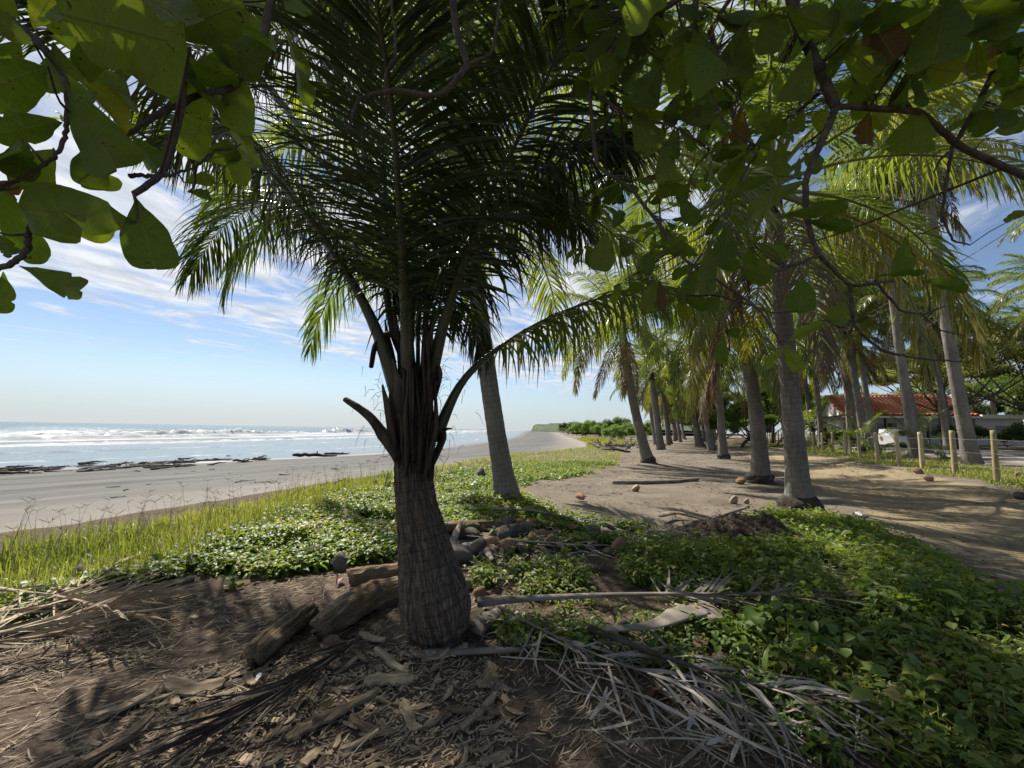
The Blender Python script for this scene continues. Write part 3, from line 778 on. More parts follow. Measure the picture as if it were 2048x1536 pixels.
NEAR = [  # photo px, py, depth along the rachis; leaflet pairs, leaflet length, droop
    ([(820, 830, dY - .03), (812, 640, dY - .14), (800, 430, dY - .5), (782, 200, dY - .85), (750, -20, dY - 1.2), (715, -330, dY - 1.55)], 74, 0.86, 0.8, 0.34, 0.25),
    ([(846, 820, dY), (890, 640, dY - .08), (960, 430, dY - .3), (1060, 230, dY - .5), (1150, 20, dY - .75), (1235, -190, dY - 1.0)], 74, 0.86, 1.3, 0.34, 0.25),
    ([(806, 820, dY), (744, 640, dY - .02), (640, 465, dY - .1), (500, 300, dY - .2), (385, 195, dY - .35), (230, 90, dY - .5), (90, 30, dY - .7)], 78, 0.80, 1.6, 0.30, 0.2),
    ([(868, 880, dY), (930, 757, dY + .05), (1030, 674, dY + .2), (1150, 614, dY + .35), (1290, 576, dY + .5), (1420, 598, dY + .7)], 62, 0.68, 2.6, 0.34, 0.05),
    ([(800, 800, dY + .1), (797, 600, dY + .2), (700, 420, dY + .6), (600, 250, dY + .9), (480, 130, dY + 1.1), (330, 90, dY + 1.3)], 74, 0.92, 1.2, 0.28, 0.2),
    ([(835, 800, dY + .1), (842, 540, dY + .2), (890, 250, dY + .45), (925, 40, dY + .6), (960, -170, dY + .6)], 70, 0.90, 0.8, 0.28, 0.3),
    ([(800, 800, dY + .1), (788, 590, dY + .3), (640, 440, dY + 1.0), (530, 410, dY + 1.4), (440, 460, dY + 1.8), (380, 550, dY + 2.0)], 74, 0.85, 1.9, 0.28, 0.1),
    ([(850, 800, dY + .1), (868, 590, dY + .3), (1000, 420, dY + .9), (1100, 400, dY + 1.3), (1180, 480, dY + 1.6)], 74, 0.9, 1.9, 0.28, 0.1),
    ([(840, 800, dY + .1), (865, 650, dY + .4), (905, 610, dY + .7), (945, 640, dY + .95), (965, 720, dY + 1.1)], 46, 0.5, 2.2, 0.28, 0.1),
    ([(815, 800, dY + .05), (806, 540, dY + .2), (700, 240, dY + .3), (640, 50, dY + .25), (590, -130, dY + .1)], 70, 0.90, 0.9, 0.28, 0.25),
    ([(845, 800, dY + .1), (872, 540, dY + .2), (1020, 210, dY + .5), (1120, 80, dY + .8), (1250, 50, dY + 1.1)], 70, 0.9, 1.3, 0.28, 0.2),
    ([(820, 800, dY + .1), (815, 540, dY + .3), (760, 260, dY + .6), (720, 60, dY + .7), (690, -150, dY + .6)], 74, 0.95, 1.0, 0.25, 0.25),
    ([(835, 800, dY + .1), (852, 560, dY + .3), (960, 260, dY + .8), (1050, 120, dY + 1.1), (1160, 40, dY + 1.4)], 74, 0.95, 1.4, 0.25, 0.2),
    ([(805, 800, dY + .1), (782, 590, dY + .2), (560, 330, dY + .5), (430, 270, dY + .7), (320, 290, dY + .9)], 74, 0.9, 1.8, 0.25, 0.15),
    ([(850, 800, dY), (884, 600, dY), (1060, 380, dY - .1), (1160, 300, dY), (1260, 290, dY + .1)], 70, 0.8, 1.8, 0.3, 0.15),
    ([(810, 800, dY + .1), (795, 540, dY + .25), (640, 160, dY + .4), (520, 40, dY + .4), (380, -30, dY + .3)], 70, 0.9, 1.2, 0.28, 0.2),
]
for fi, (px, npair, L, droop, start, lift) in enumerate(NEAR):
    rach = np.array([P(*a) for a in px])
    k = 5
    npair = int(npair * 2.15)
    if fi < 3: start = .25
    if fi > 3: start = .20; droop = droop * 1.3
    lv, rp = frond_parts(rach, npair, L, 0.0195, 200 + fi, droop * 1.15, start=start, jit=8, k=k, lift=lift, ang=(66, 24))
    nR = len(rp[::2])
    s = np.linspace(0, 1, nR)
    rv, rf, _ = tube(rp[::2], np.interp(s, [0, .08, .2, .4, .7, 1], np.array([0.085, 0.070, 0.048, 0.026, 0.014, 0.004]) * (1.0 if fi < 3 else .8 if fi == 3 else .30)), 9, 0.06, 5, fi, cap=True, flat=0.75)
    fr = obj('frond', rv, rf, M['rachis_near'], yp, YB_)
    own = 300 if fi == 0 else 0
    if own:
        order = np.random.default_rng(1).permutation(len(lv)); mine, lv = lv[order[:own]], lv[order[own:]]
        for q in mine:
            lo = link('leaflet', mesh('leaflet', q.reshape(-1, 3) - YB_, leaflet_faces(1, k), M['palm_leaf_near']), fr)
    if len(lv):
        lo = obj('leaflets', lv.reshape(-1, 3), leaflet_faces(len(lv), k), M['palm_leaf' if fi == 3 else 'palm_leaf_near'], fr, YB_)  # fourth frond takes the lighter leaf colour, painted as if sunlit
        tag(lo, kind='stuff')
# dry leaf bases, torn fibre and cut stubs round the neck
def ribbon(path, widths, thick, seed=0, cup=0.25):
    """a flattened, slightly cupped strap along a path"""
    p = resample(path, 18); w = np.interp(np.linspace(0, 1, 18), np.linspace(0, 1, len(widths)), widths)
    return tube(p, w, 12, 0.25, 9, seed, flat=thick)
stub_px = [
    ([(800, 915, dY - .10), (770, 875, dY - .10), (735, 830, dY - .08), (690, 798, dY - .05)], [.062, .054, .042, .024], .8),
    ([(812, 950, dY - .14), (815, 890, dY - .17), (812, 820, dY - .17), (822, 735, dY - .13)], [.03, .065, .06, .02], .3),
    ([(848, 960, dY - .12), (862, 900, dY - .15), (872, 840, dY - .14), (868, 750, dY - .08)], [.03, .07, .06, .015], .3),
    ([(795, 940, dY - .08), (785, 880, dY - .12), (775, 820, dY - .10), (765, 770, dY - .05)], [.03, .055, .05, .015], .3),
    ([(862, 930, dY - .05), (885, 880, dY - .08), (890, 860, dY - .08), (905, 857, dY - .06)], [.05, .05, .025, .008], .5),
    ([(838, 940, dY - .15), (842, 860, dY - .18), (836, 790, dY - .15), (830, 725, dY - .12)], [.02, .05, .055, .02], .25),
    ([(805, 690, dY + .05), (780, 668, dY + .02), (752, 690, dY), (742, 735, dY)], [.04, .07, .06, .045], .3),
    ([(825, 760, dY + .1), (790, 680, dY + .12), (775, 600, dY + .12), (770, 560, dY + .12)], [.03, .05, .05, .02], .5),
    ([(870, 800, dY - .02), (880, 750, dY - .05), (872, 720, dY - .04), (880, 690, dY)], [.02, .04, .03, .01], .5),
]
rs_ = np.random.default_rng(44)
for xa, ya, xb, yb in ((800, 800, 786, 580), (822, 790, 812, 560), (843, 790, 850, 570), (858, 800, 872, 600), (810, 780, 835, 540), (790, 790, 770, 640)):   # old brown sheaths between the stalks
    stub_px.append(([(xa, ya, dY + .06), (xa * .6 + xb * .4 + rs_.normal(0, 5), ya * .6 + yb * .4, dY + .10), (xa * .3 + xb * .7 + rs_.normal(0, 6), ya * .3 + yb * .7, dY + .12), (xb, yb, dY + .12)], [.05, .075, .06, .015], .35))
for i in range(32):
    a = rs_.uniform(-1.25, 1.25); x0 = 829 + 42 * math.sin(a); dz = dY - .15 * math.cos(a)
    y0 = rs_.uniform(850, 965); y1 = y0 - rs_.uniform(100, 215); sp_ = rs_.uniform(0, 26) * np.sign(math.sin(a))
    stub_px.append(([(x0, y0, dz + .02), (x0 + sp_ * .2, y0 * .6 + y1 * .4, dz - .01), (x0 * .75 + 829 * .25 + sp_ * .5, y1 + 25, dz - .01), (x0 * .6 + 829 * .4 + sp_, y1, dz - .02 + rs_.normal(0, .02))], [.02, .055, .05, .016], .24))
for i, (px, w, th_) in enumerate(stub_px):
    V, Fs, _ = ribbon([P(*a) for a in px], w, th_, 300 + i)
    obj('leaf_base', V, Fs, M['fibre'], yp, YB_)
r_ = np.random.default_rng(5)
hair = []
for i in range(330):
    c = P(828 + r_.normal(0, 40), r_.uniform(720, 960), dY + r_.uniform(-.16, .02))
    a = r_.normal(0, 1, 3); a[2] -= 0.5; a = unit(a) * r_.uniform(.04, .16)
    hair.append(tube(np.array([c, c + a * .5 + [0, 0, .01], c + a + [0, 0, -.03]]), [.0022, .0016, .0007], 3, cap=False)[:2])
V, Fs = join(hair)
tag(obj('fibre_strands', V, Fs, M['fibre'], yp, YB_), kind='stuff')

# ================================================================== SEA ALMOND overhead
def almond_material(name, stops, trans=0.5):
    m, nd, lk, out = new_mat(name)
    inf = nd.new('ShaderNodeObjectInfo')
    n1 = noise(nd, lk, 9.0, 4, 0.6); tone = attr(nd, 'tone')
    fac = math_node(nd, lk, 'MULTIPLY_ADD', inf.outputs['Random'], 0.35, math_node(nd, lk, 'MULTIPLY_ADD', n1, 0.5, math_node(nd, lk, 'MULTIPLY', tone, 0.35)))
    c = ramp(nd, lk, fac, stops)
    v = attr(nd, 'v'); s = attr(nd, 's')
    av = math_node(nd, lk, 'ABSOLUTE', v)
    mid = smooth_node(nd, lk, av, 0.07, 0.02)
    ph = math_node(nd, lk, 'SUBTRACT', math_node(nd, lk, 'MULTIPLY', s, 8.5), math_node(nd, lk, 'MULTIPLY', av, 1.7))
    fr = math_node(nd, lk, 'FRACT', ph)
    vein = smooth_node(nd, lk, math_node(nd, lk, 'ABSOLUTE', math_node(nd, lk, 'SUBTRACT', fr, 0.5)), 0.07, 0.02)
    lines = math_node(nd, lk, 'MAXIMUM', math_node(nd, lk, 'MULTIPLY', vein, 0.45), mid)
    c = mixc(nd, lk, math_node(nd, lk, 'MULTIPLY', lines, 0.7), c, (0.19, 0.20, 0.07))
    n2 = noise(nd, lk, 30.0, 3, 0.6)
    spot = smooth_node(nd, lk, math_node(nd, lk, 'MULTIPLY_ADD', n2, 0.4, n1), 0.85, 0.92)
    c = mixc(nd, lk, spot, c, (0.06, 0.03, 0.012))
    b = bump(nd, lk, math_node(nd, lk, 'MULTIPLY_ADD', lines, 1.0, n2), 0.6, 0.006)
    p = principled(nd, lk, c, 0.42, b, 0.4)
    t = nd.new('ShaderNodeBsdfTranslucent')
    tl = mixc(nd, lk, 1.0, c, (1.9, 1.9, 0.5), 'MULTIPLY')
    tl = mixc(nd, lk, math_node(nd, lk, 'MULTIPLY', lines, 0.5), tl, (0.03, 0.04, 0.005))
    lk.new(tl, t.inputs[0])
    mx = nd.new('ShaderNodeMixShader'); mx.inputs[0].default_value = trans
    lk.new(p, mx.inputs[1]); lk.new(t.outputs[0], mx.inputs[2]); lk.new(mx.outputs[0], out.inputs[0])
    return m
M['almond'] = almond_material('almond_leaf', [(0.2, (0.045, 0.078, 0.013)), (0.55, (0.080, 0.125, 0.022)), (0.9, (0.14, 0.175, 0.032))], .62)
M['almond_yellow_backlit'] = almond_material('almond_leaf_yellow_backlit', [(0.2, (0.11, 0.16, 0.02)), (0.6, (0.17, 0.21, 0.03)), (0.9, (0.24, 0.22, 0.035))], .6)  # yellowed leaves, and green ones painted as if glowing against the light
M['almond_red'] = almond_material('almond_leaf_red', [(0.2, (0.07, 0.045, 0.015)), (0.6, (0.12, 0.06, 0.02)), (0.9, (0.11, 0.09, 0.022))])
M['bark'] = simple_mat('almond_bark', [(0.25, (0.035, 0.027, 0.021)), (0.5, (0.085, 0.068, 0.054)), (0.8, (0.17, 0.14, 0.115))], scale=22, bs=0.7, bd=0.01, detail=6)

def leaf_template(seed, fold=0.10, curl=0.14, wav=0.02, nib=0):
    r = np.random.default_rng(seed); ns, nc = 21, 7
    s = 1 - (1 - np.linspace(0, 1, ns)) ** 1.9; v = np.linspace(-1, 1, nc)
    w = 0.27 * (np.clip(s, 0, 1) ** 0.9 * (1.0 - s) ** 0.32) / 0.577
    w = np.maximum(w, 0.012)
    wl_ = w * (1 + 0.06 * np.sin(s * 11 + r.uniform(0, 6)) + 0.010 * r.normal(0, 1, ns)); wr_ = w * (1 + 0.06 * np.sin(s * 9 + r.uniform(0, 6)) + 0.010 * r.normal(0, 1, ns))
    for _ in range(nib):                                   # insect bites on the edge
        i = int(r.integers(5, ns - 7)); (wl_ if r.random() < .5 else wr_)[i] *= r.uniform(.55, .8)
    S, Vv = np.meshgrid(s, v, indexing='ij')
    Y = np.where(Vv < 0, Vv * wl_[:, None], Vv * wr_[:, None])
    Z = fold * np.abs(Y) * 2 - curl * (S - 0.35) ** 2 + wav * np.sin(S * 14 + Vv * 2 + r.uniform(0, 6)) * np.abs(Vv) ** 2
    Z = Z + 0.012 * np.sin(S * 8.5 * 6.28 * .5) * np.abs(Vv)
    X = S + 0.03 * np.abs(Vv) * (1 - S)
    return np.stack([X, Y, Z], -1).reshape(-1, 3), grid_faces(ns, nc), S.ravel(), Vv.ravel()
LT = [leaf_template(i, fold=[.06, .18, .12, .25, .02, .14][i], curl=[.10, .3, -.08, .22, .16, .42][i], wav=[.02, .03, .025, .015, .03, .02][i], nib=[0, 2, 1, 3, 1, 0][i]) for i in range(6)]
LMESH = {}
def leaf_mesh(i, kind):
    if (i, kind) not in LMESH:
        V, Fq, S, Vv = LT[i]
        LMESH[(i, kind)] = mesh('leaf', V, Fq, M[kind], attrs={'s': S, 'v': Vv, 'tone': np.full(len(V), .5)})
    return LMESH[(i, kind)]
def leaf_matrix(base, axis, nrm, L, wscale=1.0):
    a = unit(axis); n = unit(nrm - (nrm @ a) * a); b = np.cross(n, a)
    return np.stack([a * L, b * L * wscale, n * L], 1), base
TREE_BASE = np.array([2.6, -1.9, float(height(2.6, -1.9))])
tree = empty('almond_tree', TREE_BASE, 'sea almond tree overhead, broad dark green leaves and crooked twigs hanging across the top', 'tree')
branch_paths = []      # (points, radii)
def br(pts, r0, r1, n=40):
    pts = np.asarray(pts, float); sm = resample(pts, n)
    ix = np.linspace(0, len(pts) - 1, n); k_ = np.minimum(ix.astype(int), len(pts) - 2); f_ = (ix - k_)[:, None]
    p = .35 * sm + .65 * (pts[k_] * (1 - f_) + pts[k_ + 1] * f_)          # crooked: bends at the nodes
    jit_ = np.random.default_rng(len(branch_paths)).normal(0, .0011, (n, 3)); jit_[0] = jit_[-1] = 0; p = p + jit_
    branch_paths.append((p, np.linspace(r0, r1, n))); return p
def pb(px, r0, r1):
    return br([P(*a) for a in px], r0, r1)
# trunk and limbs stand behind the camera, the twigs hang into the view
V, Fs, ln = tube(resample([TREE_BASE + [0, 0, -.1], TREE_BASE + [-.05, .1, 1.2], TREE_BASE + [-.25, .3, 2.4], TREE_BASE + [-.5, .7, 3.4]], 40), np.linspace(.24, .13, 40), 20, .14, 5, 8)
obj('trunk', V, Fs, M['bark'], tree, TREE_BASE)
fork = TREE_BASE + [-.4, .5, 3.1]
A1 = P(1560, -160, 1.95); A2 = P(900, -90, 1.55); A3 = P(420, -160, 1.0)
br([fork, (fork + A1) / 2 + [.1, 0, .3], A1], .085, .035)
br([fork, (fork + A2) / 2 + [0, -.2, .45], A2], .085, .022)
br([A2, (A2 + A3) / 2 + [0, -.1, .15], A3], .022, .012)
A4 = P(2250, 420, 2.1)
br([TREE_BASE + [-.25, .3, 2.2], (TREE_BASE + [0, .3, 2.2] + A4) / 2 + [.4, 0, .2], A4], .06, .025)
pb([(1560, -160, 1.95), (1590, 30, 1.9), (1640, 140, 1.85), (1672, 215, 1.85)], .027, .021)
pb([(2250, 420, 2.1), (2048, 352, 2.0), (1920, 292, 1.95), (1840, 225, 1.9), (1700, 213, 1.87), (1672, 215, 1.85)], .016, .012)
pb([(1672, 215, 1.85), (1640, 290, 1.82), (1612, 360, 1.8), (1612, 430, 1.8), (1635, 505, 1.8), (1700, 570, 1.82), (1785, 562, 1.85)], .016, .006)
pb([(1640, 510, 1.8), (1560, 540, 1.78), (1485, 562, 1.75)], .008, .004)
pb([(1700, 570, 1.82), (1708, 650, 1.8), (1762, 700, 1.82), (1830, 716, 1.85), (1930, 724, 1.9)], .008, .003)
pb([(1708, 640, 1.8), (1680, 655, 1.78), (1655, 640, 1.75), (1600, 650, 1.72)], .006, .003)
pb([(1750, 560, 1.84), (1800, 620, 1.88), (1850, 628, 1.9), (1890, 612, 1.95)], .006, .003)
pb([(1840, 625, 1.89), (1880, 660, 1.92), (1930, 672, 1.95)], .004, .002)
pb([(1905, 292, 1.95), (1890, 380, 1.95), (1885, 430, 1.93), (1905, 480, 1.92), (1940, 490, 1.95)], .008, .003)
pb([(1912, 285, 1.95), (1960, 200, 1.9), (2005, 100, 1.8), (2040, -60, 1.7)], .010, .014)
pb([(1905, 300, 1.95), (1880, 320, 1.93), (1868, 345, 1.92)], .007, .003)
pb([(1560, -160, 1.95), (1400, -40, 2.0), (1390, 60, 2.0), (1430, 130, 1.98), (1420, 170, 1.97)], .018, .006)
pb([(1390, -20, 2.0), (1290, 40, 2.05), (1210, 30, 2.1)], .012, .004)
pb([(1180, 180, 2.2), (1260, 235, 2.15), (1340, 250, 2.1), (1385, 275, 2.05)], .010, .004)
pb([(1390, -20, 2.0), (1250, 60, 2.15), (1180, 180, 2.2), (1195, 330, 2.1), (1260, 375, 2.0), (1330, 465, 1.9), (1370, 520, 1.8), (1450, 570, 1.75), (1520, 620, 1.7), (1565, 690, 1.68)], .012, .004)
pb([(1430, 590, 1.72), (1500, 610, 1.75), (1545, 625, 1.78), (1600, 622, 1.8)], .004, .002)
pb([(1480, 595, 1.72), (1450, 640, 1.72), (1455, 665, 1.72)], .004, .002)
pb([(1420, 175, 1.97), (1445, 240, 1.95), (1490, 280, 1.92), (1540, 300, 1.9)], .006, .003)
# left
pb([(420, -160, 1.0), (320, -20, .95), (345, 90, .92), (368, 160, .9), (355, 250, .85), (325, 345, .8), (268, 388, .76)], .010, .005)
pb([(640, -200, 1.1), (545, -10, 1.05), (520, 110, 1.0), (465, 175, .97), (400, 190, .93), (330, 222, .9), (260, 265, .88)], .010, .005)
pb([(260, 352, .78), (330, 352, .85), (390, 335, .9), (430, 300, .92)], .004, .002)
pb([(420, -160, 1.0), (130, -100, .9), (10, 20, .85), (75, 85, .82), (130, 160, .8), (140, 230, .78)], .010, .004)
pb([(70, 430, .8), (55, 470, .8), (55, 500, .8), (20, 530, .8), (-40, 545, .8)], .004, .006)
pb([(-40, 545, .8), (-200, 500, .75), (-300, 100, .75), (10, 20, .85)], .006, .006)
pb([(140, 225, .78), (120, 300, .78), (60, 350, .78), (-10, 380, .78)], .004, .003)
# bare twig in the middle
pb([(900, -90, 1.55), (912, 60, 1.5), (935, 130, 1.48), (880, 192, 1.46), (790, 181, 1.45), (720, 197, 1.45), (695, 262, 1.45)], .014, .005)
pb([(720, 197, 1.45), (690, 170, 1.45), (655, 120, 1.45)], .004, .002)
pb([(935, 130, 1.48), (985, 105, 1.47), (1000, 0, 1.45), (1015, -90, 1.5)], .007, .004)
pb([(770, -90, 1.6), (790, 60, 1.52), (790, 115, 1.5), (770, 150, 1.5), (775, 240, 1.5)], .006, .003)
pb([(698, 255, 1.45), (650, 270, 1.45), (625, 275, 1.46)], .003, .0015)
bp_all = np.concatenate([p for p, _ in branch_paths])

leaf_list = []         # (matrix3, base, template, kind)
rl = np.random.default_rng(21)
def hero(cx, cy, ang, ln_, wd, d, kind='almond', tilt=0.0, dd=0.0):
    a = R(ang); hx, hy = math.cos(a) * ln_ / 2, -math.sin(a) * ln_ / 2
    b = P(cx - hx, cy - hy, d); t = P(cx + hx, cy + hy, d + dd)
    view = unit((b + t) / 2 - CAM)
    nrm = view + np.array([0, 0, .25]) + rl.normal(0, .16, 3) + tilt * np.array([0, 0, 1])
    L = np.linalg.norm(t - b)
    leaf_list.append((*leaf_matrix(b, t - b, nrm, L, (wd / ln_) / .54), int(rl.integers(0, 6)), kind, True))
for h in [
    (150, 428, 172, 245, 135, .75), (292, 468, -75, 150, 105, .76), (195, 268, -58, 225, 120, .78), (110, 560, -22, 145, 62, .80), (4, 585, -95, 85, 45, .8), (8, 488, -50, 70, 34, .8),
    (35, 155, 200, 130, 120, .70), (118, 140, -80, 110, 85, .80), (255, 60, 165, 260, 190, .62), (60, 255, 190, 140, 72, .82), (42, 318, -100, 80, 66, .8),
    (75, 335, -130, 100, 80, .84), (420, 146, 10, 110, 72, .95), (198, 352, -70, 60, 75, .9), (292, 305, -50, 90, 55, .92), (400, 40, 20, 190, 110, .80), (85, 22, 60, 80, 60, .9, 'almond_yellow_backlit'),
    (480, 205, -100, 120, 75, .98), (440, 310, 20, 75, 52, .98), (478, 328, -95, 80, 52, 1.0), (400, 362, 5, 65, 34, 1.0), (400, 388, -10, 50, 26, 1.0), (330, 110, -120, 150, 100, .7), (180, 330, -90, 90, 70, .84), (20, 60, 150, 120, 60, .75),
    (160, 200, -30, 90, 70, .9), (500, 60, -60, 130, 80, 1.05), (225, 175, -20, 120, 80, .95), (15, 380, 200, 70, 50, .9, 'almond_red'),
    # right
    (1826, 264, -100, 100, 95, 1.9), (1732, 258, -100, 70, 52, 1.9, 'almond_red'), (1755, 240, -60, 45, 30, 1.9, 'almond_yellow_backlit'), (1600, 160, -110, 120, 70, 1.8), (1602, 590, -95, 72, 66, 1.8), (1625, 422, 10, 135, 44, 1.75, 'almond', .8), (1655, 448, -8, 90, 38, 1.75, 'almond', .5),
    (1207, 502, -100, 80, 58, 1.7), (1250, 492, -60, 42, 34, 1.7), (1415, 535, -93, 115, 44, 1.6), (1452, 490, -100, 85, 58, 1.7), (1510, 545, -20, 72, 52, 1.7), (1678, 625, -115, 56, 46, 1.75), (1445, 695, -95, 62, 32, 1.7),
    (1466, 664, -20, 28, 26, 1.7), (1607, 665, 28, 78, 26, 1.68, 'almond_yellow_backlit'), (1548, 715, -135, 56, 24, 1.68, 'almond_yellow_backlit'), (1585, 716, -60, 62, 34, 1.68, 'almond_yellow_backlit'), (1800, 548, 5, 95, 24, 1.85, 'almond', 1.0), (1888, 570, -12, 88, 36, 1.9, 'almond', .6), (1808, 512, -95, 76, 42, 1.9),
    (1550, 395, -150, 150, 44, 1.75, 'almond', .4), (1500, 370, -160, 110, 36, 1.8, 'almond', .5), (1300, 590, -110, 70, 38, 1.75), (1322, 590, -85, 60, 24, 1.76, 'almond_red'), (1385, 575, -140, 85, 50, 1.74), (1365, 500, 160, 70, 40, 1.8), (1235, 440, 60, 40, 30, 1.7), (1350, 380, 175, 75, 40, 2.0), (1330, 335, -80, 80, 50, 2.0),
    (1300, 170, -120, 100, 80, 2.0), (1220, 140, -150, 90, 75, 2.1), (1290, 260, -60, 100, 70, 2.1), (1480, 110, -100, 110, 85, 1.9), (1400, 110, -75, 110, 70, 1.95), (1880, 60, -100, 170, 120, 1.55), (1760, 70, -60, 120, 80, 1.7, 'almond_red'), (1720, 120, -40, 90, 60, 1.75, 'almond_yellow_backlit'),
    (1975, 135, 30, 70, 26, 1.8, 'almond_yellow_backlit'), (2000, 150, 35, 75, 22, 1.8, 'almond_yellow_backlit'), (1960, 240, -60, 60, 50, 1.9), (2020, 255, 15, 70, 40, 1.9), (2030, 190, -90, 60, 50, 1.9), (1475, 140, -30, 60, 35, 1.95, 'almond_yellow_backlit'), (1540, 60, -90, 90, 60, 1.8), (1620, 40, -20, 100, 70, 1.75), (1690, 20, -70, 90, 70, 1.7), (1560, 330, -70, 55, 35, 1.85), (1405, 215, -90, 80, 50, 2.0), (1345, 290, -110, 70, 48, 2.05), (1640, 240, -40, 50, 40, 1.9, 'almond_yellow_backlit'), (1680, 180, 20, 55, 40, 1.95, 'almond_yellow_backlit'), (1595, 245, -120, 55, 42, 1.9), (1375, 420, -60, 65, 40, 1.9), (1300, 520, -110, 60, 36, 1.8), (1430, 600, -120, 55, 34, 1.75), (2035, 430, -170, 55, 26, 1.8),
]:
    hero(*h)
for i in range(4):                                  # big dark leaves of the nearest twigs
    hero(rl.uniform(1150, 2060), rl.uniform(-50, 1) + 190 * rl.random(), rl.uniform(-170, -10), rl.uniform(95, 165), rl.uniform(62, 100), rl.uniform(1.25, 1.75))
def rosette(c, n, size, kind_p=(.95, .035, .015), droop=0.35, frame=True):
    az0 = rl.uniform(0, 6.28); ax = unit(rl.normal(0, .4, 3) + [0, 0, 1])
    for i in range(n):
        az = az0 + i * 6.283 / n + rl.normal(0, .25)
        d = np.array([math.cos(az), math.sin(az), 0]) ; d = unit(d - (d @ ax) * ax + ax * rl.uniform(-.75, .35) - [0, 0, droop])
        L = size * rl.uniform(.7, 1.15)
        k = rl.choice(['almond', 'almond_yellow_backlit', 'almond_red'], p=kind_p)
        leaf_list.append((*leaf_matrix(c + d * .025, d, ax + rl.normal(0, .25, 3), L, rl.uniform(.85, 1.15)), int(rl.integers(0, 6)), k, frame))
twigs = []
def near_branch(c):
    d = np.linalg.norm(bp_all - c, axis=1); i = int(d.argmin()); return bp_all[i], d[i]
def twig_to(c, r=.0035):
    b, d = near_branch(c)
    if d < .012: return
    m = (b + c) / 2 + rl.normal(0, .06 * d, 3) - [0, 0, .05 * d]
    twigs.append(tube(resample([b, m, c], 8), np.linspace(r * 1.4, r * .7, 8), 5, cap=False)[:2])
for x, y, d, n, s in [
    (1250, 30, 2.1, 7, .2), (1330, 80, 2.2, 6, .2), (1420, 30, 2.0, 7, .2), (1500, 40, 1.9, 6, .2), (1560, 130, 2.1, 6, .18), (1480, 200, 2.1, 6, .17), (1380, 160, 2.1, 6, .18), (1300, 110, 2.3, 6, .2),
    (1240, 220, 2.3, 6, .2), (1190, 110, 2.4, 6, .2), (1420, 300, 2.1, 6, .17), (1500, 300, 2.0, 5, .15), (1350, 240, 2.2, 6, .18), (1660, 70, 1.9, 6, .18), (1740, 40, 1.7, 6, .2), (1820, 130, 1.8, 6, .18),
    (1950, 60, 1.7, 6, .19), (2020, 60, 1.7, 6, .2), (1990, 210, 1.9, 5, .16), (1700, 140, 2.0, 5, .16), (1450, 420, 2.0, 5, .14), (1330, 440, 2.0, 5, .15), (1270, 360, 2.2, 5, .16), (1540, 260, 2.1, 5, .15), (1590, 60, 2.2, 6, .17),
    (1880, 10, 1.6, 6, .22), (2040, 140, 1.8, 5, .18), (1300, 20, 2.4, 6, .2), (1200, -10, 2.2, 6, .2), (1130, 20, 2.3, 5, .18), (1500, 480, 1.9, 4, .13), (1410, 520, 1.85, 4, .13), (1600, 300, 2.0, 4, .14), (1780, 180, 2.0, 5, .15), (1350, 590, 1.8, 4, .12), (1250, 560, 1.9, 4, .12),
    (250, -20, .8, 5, .2), (60, 60, .85, 5, .19), (360, 20, .9, 5, .19), (430, 180, 1.05, 4, .16), (-20, 330, .85, 4, .18), (560, 20, 1.15, 4, .17),
]:
    c = P(x, y, d); rosette(c, n, s * 1.02, kind_p=(.88, .105, .015)); twig_to(c)  # larger share of leaves in the painted backlit yellow-green
# the farther side of the tree, leaves looking smaller; the left share is added to cast shade
deep_hubs = [[(1560, -160, 1.95), (1500, -60, 2.8), (1420, 60, 3.8), (1380, 200, 5.0)], [(1560, -160, 1.95), (1650, -90, 3.0), (1780, 20, 4.0), (1880, 60, 4.6)], [(1390, -20, 2.0), (1280, -30, 3.2), (1210, 120, 4.4), (1270, 330, 5.2)], [(1420, 60, 3.8), (1470, 250, 4.6), (1440, 420, 5.0)], [(900, -90, 1.55), (1000, -160, 2.8), (1100, -40, 3.8), (1150, 40, 4.4)]]
deep_hubs += [[(420, -160, 1.0), (380, -220, 2.2), (400, -120, 3.8), (420, 20, 5.2), (380, 160, 6.2)], [(420, -160, 1.0), (260, -260, 2.4), (180, -120, 4.0), (200, 60, 5.4)], [(640, -200, 1.1), (560, -260, 2.6), (540, -120, 4.4), (500, 40, 5.6)]]  # left boughs, added to carry the shade-casting leaves
for hpx in deep_hubs: pb(hpx, .028, .006)
bp_all = np.concatenate([p for p, _ in branch_paths])
for i in range(66):
    if i < 40: x, y = rl.uniform(1170, 1570), rl.uniform(-80, 540) ** 1.0
    else: x, y = rl.uniform(1560, 2100), rl.uniform(-120, 190)
    d = rl.uniform(2.6, 5.0); c = P(x, y, d)
    rosette(c, int(rl.integers(4, 7)), rl.uniform(.15, .21), kind_p=(.88, .10, .02)); twig_to(c, .005)
for i in range(26):  # leaf clusters added on the left to shade the foreground
    c = P(rl.uniform(40, 600), rl.uniform(-330, 250), rl.uniform(4.0, 7.0)); rosette(c, 6, rl.uniform(.18, .24), kind_p=(.9, .09, .01)); twig_to(c, .006)
# the canopy goes on over the camera
for i in range(150):
    c = np.array([rl.uniform(-3.2, 4.6), rl.uniform(-3.5, 2.6), rl.uniform(3.0, 5.2)])
    u, v, d = proj(c)
    if d > 0.1 and (v > -60 and -200 < u < 2250): continue
    rosette(c, 7, .22, frame=False); twig_to(c, .006)
for Mx, b, ti, k, fr in leaf_list:
    nb, dist = near_branch(b)
    if fr and .02 < dist < .30:
        twigs.append(tube(resample([nb, (nb + b) / 2 + rl.normal(0, .05 * dist, 3), b], 6), np.linspace(.0028, .0018, 6), 4, cap=False)[:2])
